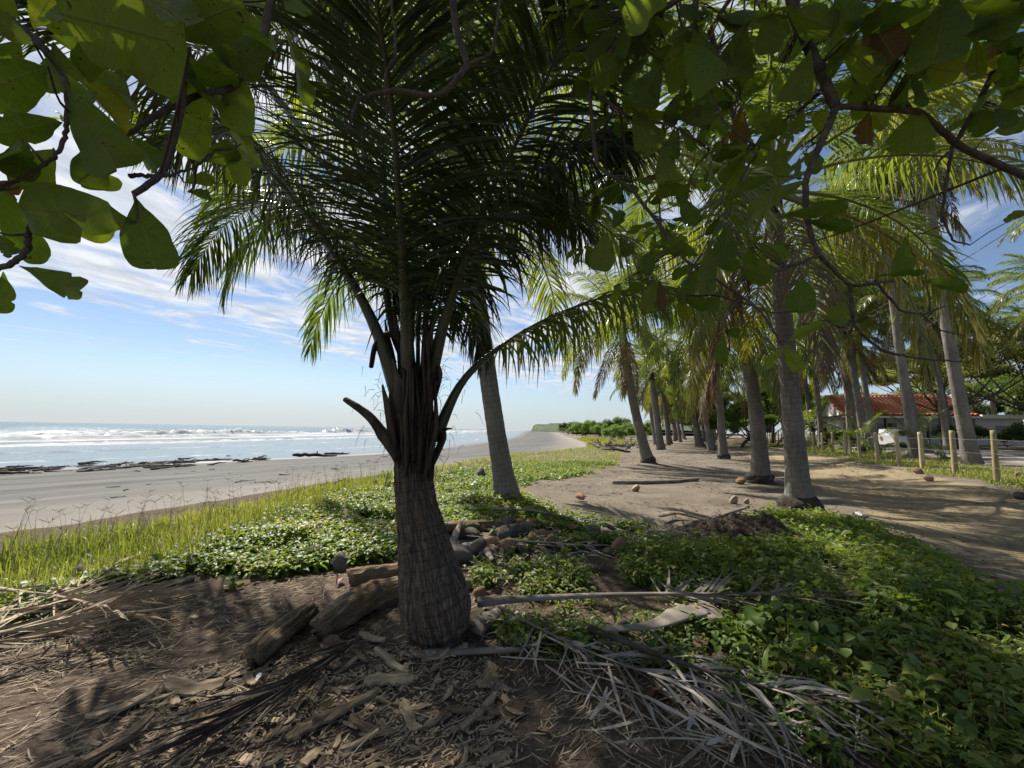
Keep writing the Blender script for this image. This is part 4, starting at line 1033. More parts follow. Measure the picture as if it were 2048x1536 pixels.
# branches: each limb its own part
for p, r in branch_paths:
    V, Fs, _ = tube(p, r, 10, .16, 30, int(rl.integers(99)))
    obj('branch', V, Fs, M['bark'], tree, TREE_BASE)
V, Fs = join(twigs)
tag(obj('twigs', V, Fs, M['bark'], tree, TREE_BASE), kind='stuff')
# the 300 largest leaves in view are parts of their own, the others one mass
def leaf_size(l):
    Mx, b, ti, k, fr = l
    c = b + Mx[:, 0] * .5; u, v, d = proj(c)
    if not (d > .1 and -60 < u < 2108 and -60 < v < 1600): return 0.0
    return float(np.linalg.norm(Mx[:, 0]) / d)
leaf_list.sort(key=lambda l: -leaf_size(l))
for Mx, b, ti, k, fr in leaf_list[:300]:
    o = link('leaf', leaf_mesh(ti, k), tree)
    loc = b - TREE_BASE
    o.matrix_local = Matrix(((*Mx[0], loc[0]), (*Mx[1], loc[1]), (*Mx[2], loc[2]), (0, 0, 0, 1)))
Vs, Fq, Sa, Va, To, Mi, off = [], [], [], [], [], [], 0
kid = {'almond': 0, 'almond_yellow_backlit': 1, 'almond_red': 2}
for Mx, b, ti, k, fr in leaf_list[300:]:
    V, Fl, S, Vv = LT[ti]
    Vs.append(V @ Mx.T + b); Fq.append(Fl + off); off += len(V); Sa.append(S); Va.append(Vv); To.append(np.full(len(V), rl.random())); Mi.append(np.full(len(Fl), kid[k]))
o = obj('foliage', np.concatenate(Vs), np.concatenate(Fq), [M['almond'], M['almond_yellow_backlit'], M['almond_red']], tree, TREE_BASE,
        attrs={'s': np.concatenate(Sa), 'v': np.concatenate(Va), 'tone': np.concatenate(To)}, matidx=np.concatenate(Mi))
tag(o, kind='stuff')

# ================================================================== GROUND COVER
def sample_poly(poly, n, rs, extra=None):
    """n points on the ground inside a photo-pixel outline"""
    g = np.array([G(a, b) for a, b in poly]); lo, hi = g[:, :2].min(0), g[:, :2].max(0)
    r = np.random.default_rng(rs); out = []; got = 0
    for _ in range(200):
        p = r.uniform(lo, hi, (n * 2, 2)); z = height(p[:, 0], p[:, 1])
        P3 = np.column_stack([p, z]); u, v, d = proj(P3)
        k = inpoly(np.nan_to_num(u, nan=-9e9), np.nan_to_num(v, nan=-9e9), poly)
        out.append(P3[k]); got += k.sum()
        if got >= n: break
    return np.concatenate(out)[:n]
def leaf_cloud(base, d0, L, W, fold, r, k=3, droop=0.5, tone=None):
    """small folded leaves: three columns, k lengths"""
    n = len(base); d = unit(d0); up = np.array([0, 0, 1.0])
    side = unit(np.cross(d, up) + r.normal(0, .25, (n, 3))); side = unit(side - (side * d).sum(1, keepdims=True) * d)
    p = base.copy(); rows = []
    prof = {2: [0.15, 1.0, 0.04], 3: [0.12, 1.0, 0.72, 0.03], 4: [.12, .85, 1, .6, .03]}[k]
    for i in range(k + 1):
        nn = np.cross(side, d); w = (W * prof[i] / 2)[:, None]
        rows.append(np.stack([p - side * w + nn * w * fold, p, p + side * w + nn * w * fold], 1))
        d = unit(d - up * (droop / k)); p = p + d * (L / k)[:, None]
    V = np.stack(rows, 1).reshape(-1, 3)
    b = np.arange(n)[:, None, None, None] * (k + 1) * 3; i = np.arange(k)[None, :, None, None] * 3; j = np.arange(2)[None, None, :, None]
    f = np.concatenate([b + i + j, b + i + j + 1, b + i + 3 + j + 1, b + i + 3 + j], -1).reshape(-1, 4)
    return V, f
M['cover'] = leaf_mat('creeper_leaf', [(0.05, (0.050, 0.092, 0.020)), (0.45, (0.115, 0.18, 0.036)), (0.8, (0.195, 0.25, 0.055)), (1.0, (0.32, 0.27, 0.10))], trans=0.42, rough=0.48, spec=0.35, use_attr='tone')
M['grass'] = leaf_mat('grass_blade', [(0.1, (0.115, 0.145, 0.036)), (0.5, (0.215, 0.235, 0.066)), (0.85, (0.33, 0.325, 0.115)), (1.0, (0.43, 0.37, 0.18))], trans=0.45, rough=0.45, spec=0.35, use_attr='tone')
def plants(name, label, pts, nleaf, L, W, hgt, rs, k=3, mat='cover', spread=.09, upright=.5):
    """leaves in alternate pairs up short leaning stems, uneven in height"""
    r = np.random.default_rng(rs); n = len(pts); big = r.random(n) < .10
    hmul = 0.25 + 1.5 * fbm(pts[:, 0] * 1.1, pts[:, 1] * 1.1, rs, 3) ** 1.5 + 0.5 * (r.random(n) ** 4)
    sz = np.where(big, r.uniform(1.3, 1.9, n), r.uniform(.5, 1.15, n))
    lean = r.normal(0, spread, (n, 2)); a0 = r.uniform(0, 6.283, n)
    j = np.tile(np.arange(nleaf), n); I = np.repeat(np.arange(n), nleaf); m = n * nleaf
    t = (j + r.uniform(0, .8, m)) / nleaf
    base = pts[I] + np.column_stack([lean[I] * (t * 1.4)[:, None] + r.normal(0, .012, (m, 2)), hgt * hmul[I] * t + .01])
    az = a0[I] + j * 2.4 + r.normal(0, .45, m)
    el = upright * (t - .25) + r.normal(.1, .3, m)
    d0 = np.column_stack([np.cos(az) * np.cos(el), np.sin(az) * np.cos(el), np.sin(el)])
    V, Fq = leaf_cloud(base, d0, L * sz[I] * r.uniform(.55, 1.25, m) * (1.1 - .4 * t), W * sz[I] * r.uniform(.7, 1.25, m), .45, r, k, 1.0)
    tone = np.clip(fbm(pts[:, 0] * .8, pts[:, 1] * .8, rs + 3, 3)[I] * .7 + .25 * t + r.normal(.05, .2, m), 0, 1)
    o = obj(name, V, Fq, M[mat], attrs={'tone': np.repeat(tone, (k + 1) * 3)}, smooth=True)
    return tag(o, label, 'plants', kind='stuff')
KEEP_OFF = [[(950, 1205), (1560, 1195), (1560, 1262), (950, 1275)], [(1330, 1140), (1720, 1130), (1700, 1215), (1330, 1225)], [(1180, 1250), (1460, 1250), (1460, 1330), (1180, 1330)], [(1180, 1300), (1420, 1370), (1700, 1440), (1700, 1500), (1400, 1440), (1180, 1350)]]
def thin(pts, sc_, thr, s):
    u, v, d = proj(pts); keep = np.ones(len(pts), bool); rr_ = np.random.default_rng(s).random(len(pts))
    for po in KEEP_OFF: keep &= ~(inpoly(u, v, po) & (rr_ < .72))
    pts = pts[keep]
    f = fbm(pts[:, 0] * sc_, pts[:, 1] * sc_, s, 3); return pts[f > thr]
COVER_L = [(0, 1205), (260, 1170), (560, 1040), (790, 962), (792, 1120), (640, 1140), (520, 1160), (400, 1200), (200, 1225), (0, 1270)]
plants('ground_creeper', 'glossy green creeper mat between the tall grass and the logs', thin(sample_poly(COVER_L, 7600, 1), 1.6, .38, 2), 6, .095, .048, .16, 3, spread=.08)
COVER_B = [(885, 985), (985, 950), (1060, 1008), (1160, 1035), (1290, 1062), (1300, 1082), (1180, 1072), (1010, 1050), (885, 1062)]
plants('ground_creeper', 'green creeper around the foot of the leaning palm', thin(sample_poly(COVER_B, 3000, 4), 1.3, .38, 5), 6, .10, .06, .15, 6, k=2, spread=.13)
COVER_R = [(1290, 1095), (1420, 1100), (1540, 1035), (1640, 1038), (1760, 1068), (1870, 1120), (1960, 1180), (2060, 1260), (2060, 1545), (1790, 1545), (1700, 1470), (1560, 1400), (1470, 1350), (1450, 1290), (1450, 1225), (1310, 1215)]
plants('leafy_weeds', 'dense patch of bright green leafy weeds beside the dirt track', thin(sample_poly(COVER_R, 6600, 7), 2.2, .42, 6), 8, .100, .028, .20, 8, spread=.085)
r9 = np.random.default_rng(90)
xx = r9.uniform(1.9, 4.6, 5200); yy = r9.uniform(-1.2, 3.6, 5200)
p3 = np.column_stack([xx, yy, height(xx, yy)]); u, v, d = proj(p3)
kp = ~((d > .05) & (u < 2050) & (v < 1540)) & (yy < 4.6 - .3 * xx + 1) & (qq(xx, yy) < 2.9)
plants('leafy_weeds', 'leafy weeds running on out of view beside the track', p3[kp], 8, .10, .028, .2, 9, spread=.06)
COVER_M = [(960, 1130), (1060, 1088), (1180, 1085), (1300, 1092), (1320, 1215), (1200, 1228), (1000, 1232), (955, 1190)]
plants('leafy_weeds', 'patchy leafy weeds between the coconut heap and the fallen grey frond', thin(sample_poly(COVER_M, 2600, 10), 2.0, .45, 11), 8, .095, .027, .15, 12, spread=.08)
COVER_S = [(980, 1245), (1450, 1240), (1470, 1350), (1560, 1400), (1700, 1475), (1790, 1545), (1640, 1545), (1420, 1400), (1250, 1330), (1010, 1290)]
plants('leafy_weeds', 'thin weeds growing up through the fallen grey fronds', thin(sample_poly(COVER_S, 1500, 13), 2.4, .50, 14), 7, .09, .026, .14, 15, spread=.07)

def grass(name, label, pts, L, rs, w=.008, k=3, lean=.55, lod=1):
    r = np.random.default_rng(rs); n = len(pts)
    az = r.uniform(0, 6.283, n); tl = np.abs(r.normal(0, lean, n))
    d0 = np.column_stack([np.cos(az) * np.sin(tl), np.sin(az) * np.sin(tl), np.cos(tl)])
    ln_ = L * (0.45 + 0.9 * fbm(pts[:, 0] * .9, pts[:, 1] * .9, rs, 3)) * r.uniform(.5, 1.25, n)
    wv = np.column_stack([-np.sin(az), np.cos(az), np.zeros(n)])
    lv = leaflets(pts - [0, 0, .02], d0, ln_, w * r.uniform(.7, 1.3, n), wv, r.uniform(.5, 2.2, n), k)
    tone = np.clip(fbm(pts[:, 0] * .6, pts[:, 1] * .6, rs + 5, 3) * .8 + r.normal(.12, .2, n), 0, 1)
    o = obj(name, lv.reshape(-1, 3), leaflet_faces(n, k), M['grass'], attrs={'tone': np.repeat(tone, (k + 1) * 2)})
    return tag(o, label, 'grass', kind='stuff')
GR1 = [(0, 1110), (300, 1058), (560, 998), (785, 952), (785, 975), (560, 1065), (300, 1165), (0, 1235)]
g1 = sample_poly(GR1, 26000, 20)
grass('beach_grass', 'tall yellow green grass along the beach edge', g1, .30, 21, w=.009, lean=.75)
xx = r9.uniform(-13, -5.5, 9000); yy = r9.uniform(0, 5.2, 9000); p3 = np.column_stack([xx, yy, height(xx, yy)]); u, v, d = proj(p3)
e_ = xx - xe(yy)
grass('beach_grass', 'tall grass running on along the beach edge beside the camera', p3[(e_ > .2) & (e_ < 3.5) & ~((u > 0) & (u < 2048) & (v < 1536))], .34, 22, w=.010)
GR2 = [(868, 995), (872, 935), (1000, 908), (1180, 895), (1245, 905), (1235, 935), (1150, 950), (1060, 962), (990, 972), (930, 990)]
grass('beach_grass', 'bright sunlit grass on the bank behind the leaning palm', sample_poly(GR2, 30000, 23), .24, 24, w=.014, k=2)
plants('ground_creeper', 'low creeper among the sunlit bank grass', thin(sample_poly([(870, 1000), (880, 950), (1000, 925), (1150, 925), (1240, 930), (1150, 955), (1060, 968), (960, 995)], 5000, 25), .9, .42, 26), 5, .10, .07, .14, 27, k=2, spread=.15)
# verge by the fence
aa = r9.uniform(-6, 60, 90000) ; qv = r9.uniform(6.8, 11.4, 90000)
edge = fbm(aa * .7, qv * .7, 33, 3)
kp = (edge > .30 + .25 * sst(qv, 7.6, 6.8) + .2 * sst(qv, 10.6, 11.4))
xv = .919 * qv + .395 * aa; yv = -.395 * qv + .919 * aa
pv = np.column_stack([xv, yv, height(xv, yv)])[kp]
u, v, d = proj(pv); pv = pv[(d > 2)]
grass('verge_grass', 'short sunlit grass under the fence', pv, .17, 34, w=.026, k=2, lean=.8)
grass('weed_grass', 'thin yellowish grass blades mixed into the leafy weeds', thin(sample_poly(COVER_R, 5200, 57), 1.5, .50, 58), .26, 59, w=.006, k=4, lean=.6)
plants('leafy_weeds', 'rounder pale green leaves scattered through the leafy weeds', thin(sample_poly(COVER_R, 900, 97), 1.2, .48, 98), 5, .13, .075, .26, 99, k=4, spread=.08)
# seed stalks standing above the tall grass
st = []
for p in g1[:170]:
    h = r9.uniform(.35, .62); a = r9.uniform(0, 6.28); tip = p + [math.cos(a) * .1, math.sin(a) * .1, h]
    st.append(tube(np.array([p, (p + tip) / 2 + [0, 0, .05], tip]), [.0025, .002, .001], 3, cap=False)[:2])
    for j in range(4):
        b = r9.uniform(0, 6.28); e2 = tip + [math.cos(b) * .07, math.sin(b) * .07, .04]
        st.append(tube(np.array([tip, e2]), [.0022, .0012], 3, cap=False)[:2])
V, Fs = join(st)
tag(obj('grass_seed_stalks', V, Fs, simple_mat('seed_stalk', [(.3, (.16, .14, .06)), (.7, (.30, .25, .12))], scale=4)), 'thin seed stalks above the beach grass', 'grass', kind='stuff')

# ================================================================== LITTER
M['straw'] = simple_mat('dry_straw', [(.25, (.14, .105, .07)), (.5, (.30, .24, .165)), (.8, (.50, .43, .32))], scale=3.5, rough=.85, bs=.2, detail=3)
M['greyfrond'] = simple_mat('weathered_frond', [(.25, (.075, .063, .052)), (.5, (.18, .155, .13)), (.8, (.33, .30, .26))], scale=4.0, rough=.8, bs=.5, bd=.006, stretch=(1, 1, 1), detail=6)
M['drygrey'] = simple_mat('dry_leaflet', [(.25, (.09, .07, .05)), (.42, (.19, .16, .125)), (.6, (.33, .295, .25)), (.8, (.48, .445, .395))], scale=2.2, rough=.8, bs=.3, bd=.004, detail=4, objrand=.3)
M['darkstick'] = simple_mat('dark_dead_stem', [(.25, (.028, .022, .018)), (.55, (.07, .056, .046)), (.85, (.15, .125, .105))], scale=9, bs=.5, bd=.006)
M['chip'] = simple_mat('bark_chip', [(.2, (.09, .06, .037)), (.5, (.245, .18, .113)), (.8, (.43, .34, .23))], scale=9, rough=.85, bs=.7, bd=.004, stretch=(.35, 2, 1), objrand=.4)
M['deadleaf'] = leaf_mat('dead_almond_leaf', [(.2, (.06, .032, .018)), (.5, (.11, .06, .035)), (.85, (.18, .115, .07))], trans=.15, rough=.6, spec=.3, scale=8, ycol=(1.1, .8, .5))
SOIL_PX = [(0, 1290), (330, 1215), (640, 1150), (900, 1150), (1000, 1240), (1300, 1340), (1500, 1420), (1700, 1545), (0, 1545)]
r5 = np.random.default_rng(55)
def strips_on_ground(pts, Ls, Ws, az, lift, r, k=3):
    n = len(pts); d0 = np.column_stack([np.cos(az), np.sin(az), r.normal(.02, .10, n)])
    wv = np.column_stack([-np.sin(az), np.cos(az), r.normal(0, .5, n)])
    st_ = pts + np.column_stack([-np.cos(az) * Ls / 2, -np.sin(az) * Ls / 2, np.zeros(n)])
    st_[:, 2] = height(st_[:, 0], st_[:, 1]) + lift
    lv = leaflets(st_, d0, Ls, Ws, wv, r.uniform(-.1, .25, n), k, curl=r.normal(0, .35, (n, 3)) * [1, 1, .15])
    v = lv.reshape(-1, 3); v[:, 2] = np.maximum(v[:, 2], height(v[:, 0], v[:, 1]) + .003)
    return v, leaflet_faces(n, k)
sp = np.vstack([sample_poly(SOIL_PX, 4200, 60), sample_poly([(0, 1180), (420, 1170), (330, 1330), (0, 1390)], 1200, 61), sample_poly([(1040, 965), (1480, 975), (1480, 1040), (1200, 1050), (1060, 1005)], 500, 62)])
n = len(sp)
V, Fq = strips_on_ground(sp, r5.gamma(2.2, .035, n) + .015, r5.uniform(.002, .009, n), np.where(r5.random(n) < .6, r5.normal(.75, .35, n), r5.uniform(0, 6.28, n)), r5.uniform(.003, .018, n), r5)
tag(obj('straw_litter', V, Fq, M['straw']), 'fine straw and leaf shreds strewn over the dark soil', 'litter', kind='stuff')
n = 3000; sp = sample_poly([(380, 1330), (700, 1290), (960, 1300), (1040, 1400), (1020, 1545), (100, 1545), (300, 1400)], n, 63); n = len(sp)
V, Fq = strips_on_ground(sp, r5.gamma(2.5, .010, n) + .012, r5.uniform(.005, .016, n), r5.uniform(0, 6.28, n), r5.uniform(.002, .016, n), r5, 2)
tag(obj('wood_shreds', V, Fq, M['chip']), 'small splintered bark shreds around the trunk', 'litter', kind='stuff')
# bark chips big enough to tell apart
def chip_mesh(seed):
    r = np.random.default_rng(seed); n = 9; s = np.linspace(-.5, .5, n)
    asp = r.uniform(.07, .17)
    jag = np.where(np.abs(s) > .42, r.uniform(.1, .9, n), 1.0)
    wl_ = asp * r.uniform(.65, 1.15, n) * jag + .01; wr_ = asp * r.uniform(.65, 1.15, n) * np.where(np.abs(s) > .42, r.uniform(.1, .9, n), 1.0) + .01
    bow = r.normal(0, .15) * (s ** 2) + r.normal(0, .012, n); z = r.normal(.0, .05) * s ** 2 * 4 + .02
    rows = []
    for i in range(n):
        y0 = bow[i]
        rows.append([(s[i], y0 - wl_[i], z[i] + .03), (s[i], y0, z[i] + .055), (s[i], y0 + wr_[i], z[i] + .03), (s[i], y0 + wr_[i], z[i] - .015), (s[i], y0, z[i]), (s[i], y0 - wl_[i], z[i] - .015)])
    V = np.array(rows).reshape(-1, 3); i = np.arange(n - 1)[:, None] * 6; j = np.arange(6)[None]; j2 = (j + 1) % 6
    Q = np.stack([i + j, i + 6 + j, i + 6 + j2, i + j2], -1).reshape(-1, 4)
    c = np.array([(0, 1, 4, 5), (1, 2, 3, 4), (5, 4, 1, 0), (4, 3, 2, 1)]); c[2:] += (n - 1) * 6
    return mesh('bark_chip', V, [Q, c], M['chip'], smooth=False)
CH = [chip_mesh(i) for i in range(16)]
cp = sample_poly([(330, 1370), (620, 1330), (760, 1290), (960, 1310), (1030, 1400), (1010, 1545), (60, 1545), (250, 1440)], 190, 64)
for i, p in enumerate(cp):
    s = float(np.clip(r5.gamma(3, .034), .035, .28))
    o = link('bark_chip', CH[i % 16], None, p + [0, 0, .002 + r5.uniform(0, .012)], (r5.normal(0, .16), r5.normal(0, .16), r5.normal(.8, .9)), (s, s * r5.uniform(.6, 1.3), s))
    tag(o, 'flat splinter of pale bark lying on the soil near the trunk', 'bark chip', 'bark chips scattered on the soil')
def big_chip(px, py, ang, L, label, w=1.0, mat=None):
    p = G(px, py); o = link('bark_piece', CH[(px + py) % 16], None, p + [0, 0, .02], (r5.normal(0, .08), r5.normal(0, .08), R(ang)), (L, L * w, L))
    tag(o, label, 'bark slab')
big_chip(785, 1335, -40, .34, 'long pale bark slab leaning toward the camera by the trunk foot', .7)
big_chip(745, 1285, -25, .24, 'pale bark slab tucked against the left of the trunk foot', .8)
big_chip(720, 1320, -50, .22, 'short orange tan bark slab lying across others', .8)
big_chip(840, 1320, 5, .20, 'brown bark slab at the front of the trunk foot', .8)
big_chip(385, 1385, 8, .32, 'blocky pale wood chunk lying alone on dark soil', 1.1)
big_chip(245, 1425, 60, .30, 'ragged brown bark slab near the lower soil', .8)
big_chip(690, 1425, 45, .36, 'long straight splintered bark strip in the chip field', .55)
big_chip(640, 1455, 50, .34, 'dark edged bark strip beside the long straight one', .6)
big_chip(230, 1500, 70, .32, 'mottled bark slab standing on edge near the lower border', .8)
big_chip(500, 1370, -40, .2, 'pale tan chip below the fallen log end', .8)
big_chip(500, 1207, 20, .26, 'lone bark piece on bare soil below the creeper', .6)
# dead almond leaves
DL = [mesh('dead_leaf', LT[i][0] * [1, 1, 1.5], LT[i][1], M['deadleaf']) for i in range(6)]
dl = np.vstack([sample_poly([(540, 1250), (700, 1250), (700, 1340), (540, 1350)], 14, 65), sample_poly([(940, 1100), (1500, 1100), (1800, 1545), (800, 1545)], 44, 66), sample_poly([(20, 1170), (650, 1150), (600, 1250), (20, 1290)], 14, 67), sample_poly([(1700, 1420), (2040, 1420), (2040, 1536), (1700, 1536)], 8, 68), sample_poly([(1400, 1100), (1800, 1100), (2030, 1300), (2030, 1500), (1600, 1350)], 26, 69)])
for i, p in enumerate(dl):
    o = link('dead_leaf', DL[i % 6], None, p + [0, 0, .03], (r5.normal(0, .35), r5.normal(0, .35), r5.uniform(0, 6.28)), r5.uniform(.10, .20))
    tag(o, 'curled brown dead leaf lying on the ground', 'dead leaf', 'dead leaves on the ground')

# ---- fallen palm fronds
def ground_path(px, lift):
    out = []
    for a in px:
        g = G(a[0], a[1]); out.append(g + [0, 0, lift if len(a) < 3 else a[2]])
    return np.array(out)
def dry_frond(label, px, npair, L, r0, mat_r, lift=.05, start=.15, seed=0, w=.03, gaps=.2, ang=(50, 25), droop=.5, sides=(0, 1), matl='greyfrond', jit=14):
    pts = ground_path(px, lift); org = pts[0] - [0, 0, lift]
    root = empty('fallen_frond', org, label, 'palm frond', 'fallen palm fronds')
    rp = resample(pts, 40)
    V, Fs, _ = tube(rp, np.interp(np.linspace(0, 1, 40), [0, .08, .3, 1], [r0 * 1.4, r0, r0 * .75, r0 * .2]), 9, .1, 6, seed, flat=.6)
    obj('midrib', V, Fs, M[mat_r], root, org)
    lv, _ = frond_parts(pts, npair, L, w, 400 + seed, droop, start=start, k=4, lift=.12, gaps=gaps, ang=ang, jit=jit)
    h = len(lv) // 2
    if sides == (0,): lv = lv[:h]
    if sides == (1,): lv = lv[h:]
    v = lv.reshape(-1, 3); gz = height(v[:, 0], v[:, 1]); jit_ = np.repeat(r5.uniform(.004, .045, len(lv)), 10)
    v[:, 2] = np.maximum(v[:, 2], gz + jit_)
    lv = v.reshape(len(lv), -1, 3)
    for q in lv:
        link('leaflet', mesh('leaflet', q - org, leaflet_faces(1, 4), M[matl], smooth=False), root)
    return root
dry_frond('long straight grey midrib of a fallen frond right of the trunk, leaflets at its end', [(955, 1252), (1100, 1240), (1300, 1232), (1530, 1232), (1760, 1228)], 34, .55, .042, 'greyfrond', .17, .52, 1, w=.026, gaps=.15, droop=.1)
dry_frond('dark wet stemmed fallen frond running diagonally down through the weeds', [(1180, 1300), (1300, 1350), (1420, 1395), (1560, 1435), (1790, 1480)], 30, .6, .032, 'darkstick', .14, .10, 2, w=.020, gaps=.45, ang=(52, 26), droop=1.3, matl='drygrey')
dry_frond('slim grey fallen frond crossing the dark stem, leaflets combed toward the camera', [(998, 1243), (1120, 1312), (1250, 1370), (1400, 1420), (1540, 1500)], 34, .62, .016, 'greyfrond', .11, .12, 3, w=.020, gaps=.5, ang=(48, 26), droop=1.3, matl='drygrey')
dry_frond('bundle of blackened leaflets of a fallen frond pointing away from logs', [(720, 1290), (640, 1350), (560, 1400), (430, 1480)], 26, .8, .014, 'darkstick', .05, .02, 4, w=.014, gaps=0, ang=(14, 8), droop=0, matl='darkstick', jit=5)
for i, (px, lb) in enumerate([
    ([(-120, 1300), (60, 1270), (200, 1235), (300, 1175)], 'tan fallen frond slanting up at the front of the dry pile'),
    ([(-100, 1335), (80, 1305), (220, 1270), (345, 1225)], 'tan fallen frond lying lowest in the dry pile'),
    ([(-90, 1260), (90, 1240), (230, 1220), (360, 1205)], 'tan fallen frond lying flat at the back of the dry pile'),
    ([(-60, 1320), (80, 1255), (170, 1205), (240, 1150)], 'tan fallen frond propped steeply on the dry pile'),
    ([(-80, 1290), (100, 1262), (240, 1248), (330, 1240)], 'tan fallen frond lying level across the middle of the dry pile'),
    ([(-20, 1230), (110, 1250), (200, 1275), (300, 1310)], 'grey tan frond lying crosswise over the dry pile'),
    ([(-60, 1360), (60, 1330), (160, 1300), (260, 1262)], 'tan fallen frond at the near foot of the dry pile')]):
    dry_frond(lb, px, 22, .55, .020, 'straw', .08 + .025 * i, .05, 30 + i, w=.016, gaps=.1, ang=(24, 12), droop=.1, matl='straw', jit=8)
dry_frond('pale fallen frond fanned out in front of the soil hump', [(1500, 1075), (1420, 1085), (1340, 1095), (1235, 1090)], 20, .6, .02, 'greyfrond', .12, .1, 15, w=.035, gaps=.1, ang=(40, 20), droop=.2)
dry_frond('grey fallen frond stalk on top of the coconut heap', [(985, 1038), (1060, 1040), (1150, 1058), (1260, 1072)], 12, .4, .04, 'greyfrond', .16, .5, 16, w=.03)
dry_frond('grey fallen stalk in front of the coconut heap', [(1020, 1098), (1100, 1102), (1190, 1108)], 8, .35, .03, 'greyfrond', .10, .4, 17, w=.03)
lp_ = np.vstack([sample_poly([(1000, 1255), (1250, 1290), (1480, 1330), (1740, 1440), (1800, 1536), (1250, 1536), (1180, 1400), (1040, 1310)], 280, 81), sample_poly([(1330, 1150), (1720, 1140), (1720, 1225), (1330, 1235)], 150, 82), sample_poly([(1450, 1100), (1800, 1100), (2040, 1300), (2040, 1530), (1800, 1530), (1500, 1250)], 200, 85), sample_poly([(1200, 1070), (1500, 1050), (1480, 1120), (1220, 1130)], 90, 83), sample_poly([(880, 1050), (1250, 1060), (1250, 1120), (960, 1150)], 120, 84)])
n = len(lp_)
V, Fq = strips_on_ground(lp_, r5.uniform(.12, .5, n), r5.uniform(.008, .022, n), np.where(r5.random(n) < .7, r5.normal(-1.0, .45, n), r5.uniform(0, 6.28, n)), r5.uniform(.01, .10, n), r5, 4)
tag(obj('dry_leaflets', V, Fq, M['drygrey'], smooth=False), 'loose dry grey palm leaflets strewn through the weeds', 'litter', kind='stuff')
# small litter on the sand and the track
sq = r5.uniform(-5, 7.2, 9000); sa_ = r5.uniform(4, 34, 9000); X_ = .919 * sq + .395 * sa_; Y_ = -.395 * sq + .919 * sa_
kk = (X_ - xe(Y_) > 4) & (fbm(X_ * .5, Y_ * .5, 88, 3) > .45); sp = np.column_stack([X_, Y_, height(X_, Y_)])[kk]; n = len(sp)
V, Fq = strips_on_ground(sp, r5.gamma(2, .035, n) + .02, r5.uniform(.008, .04, n), r5.uniform(0, 6.28, n), r5.uniform(.006, .03, n), r5, 2)
tag(obj('sand_litter', V, Fq, M['darkstick'], smooth=False), 'small dark leaf and twig bits on the sand', 'litter', kind='stuff')
def stalk(label, px, w, mat, lift=.04, flat=.5, seed=0, name='dead_stalk', cat='stalk'):
    p = resample(ground_path(px, lift), 20); ww = np.interp(np.linspace(0, 1, 20), np.linspace(0, 1, len(w)), w)
    V, Fs, _ = tube(p, ww, 10, .18, 8, seed, flat=flat)
    o = obj(name, V, Fs, M[mat], None, p[0] - [0, 0, lift]); tag(o, label, cat)
    return o
stalk('cut grey palm stalk lying in front of the trunk foot', [(850, 1318), (940, 1314), (1045, 1310)], [.032, .03, .026], 'greyfrond', .035, .6, 1)
stalk('broad grey leaf sheath folded over at the end of its stalk', [(1205, 1305), (1300, 1296), (1370, 1268), (1410, 1262), (1440, 1285)], [.04, .06, .11, .16, .05], 'greyfrond', .15, .2, 2, 'leaf_sheath', 'leaf sheath')
stalk('torn pale leaf sheath resting against the right of the trunk foot', [(945, 1275), (975, 1250), (1010, 1225)], [.08, .07, .02], 'greyfrond', .05, .25, 3, 'leaf_sheath', 'leaf sheath')
stalk('dark split stick lying in the creeper toward the beach', [(468, 1072), (500, 1058), (550, 1042)], [.03, .035, .025], 'darkstick', .12, .6, 4)
stalk('curved brown spathe on the near edge of the coconut heap', [(910, 1118), (935, 1108), (965, 1112), (985, 1140)], [.03, .06, .05, .02], 'greyfrond', .10, .4, 5, 'spathe', 'spathe')
stalk('pale upright husk splinter beside the trunk and coconuts', [(902, 1110, .02), (912, 1085, .12), (925, 1065, .2)], [.05, .045, .015], 'greyfrond', .04, .3, 6, 'husk_splinter', 'husk')
stalk('long bleached pole lying across the sand behind the heap', [(1225, 968), (1290, 968), (1350, 966), (1395, 962)], [.05, .06, .05, .07], 'greyfrond', .05, .9, 7, 'driftwood_pole', 'driftwood')
stalk('thin dark root trailing from the thick palm toward the track', [(1640, 1028), (1690, 1040), (1730, 1050)], [.03, .025, .015], 'darkstick', .02, .8, 8)
stalk('curled brown spathe half buried behind the pale fan', [(1345, 1062), (1320, 1080), (1300, 1105)], [.03, .08, .03], 'chip', .05, .4, 9, 'spathe', 'spathe')
stalk('brown folded husk strip at the sand edge beyond the heap', [(1320, 1045), (1345, 1038), (1375, 1040)], [.04, .07, .03], 'chip', .10, .4, 10, 'spathe', 'spathe')

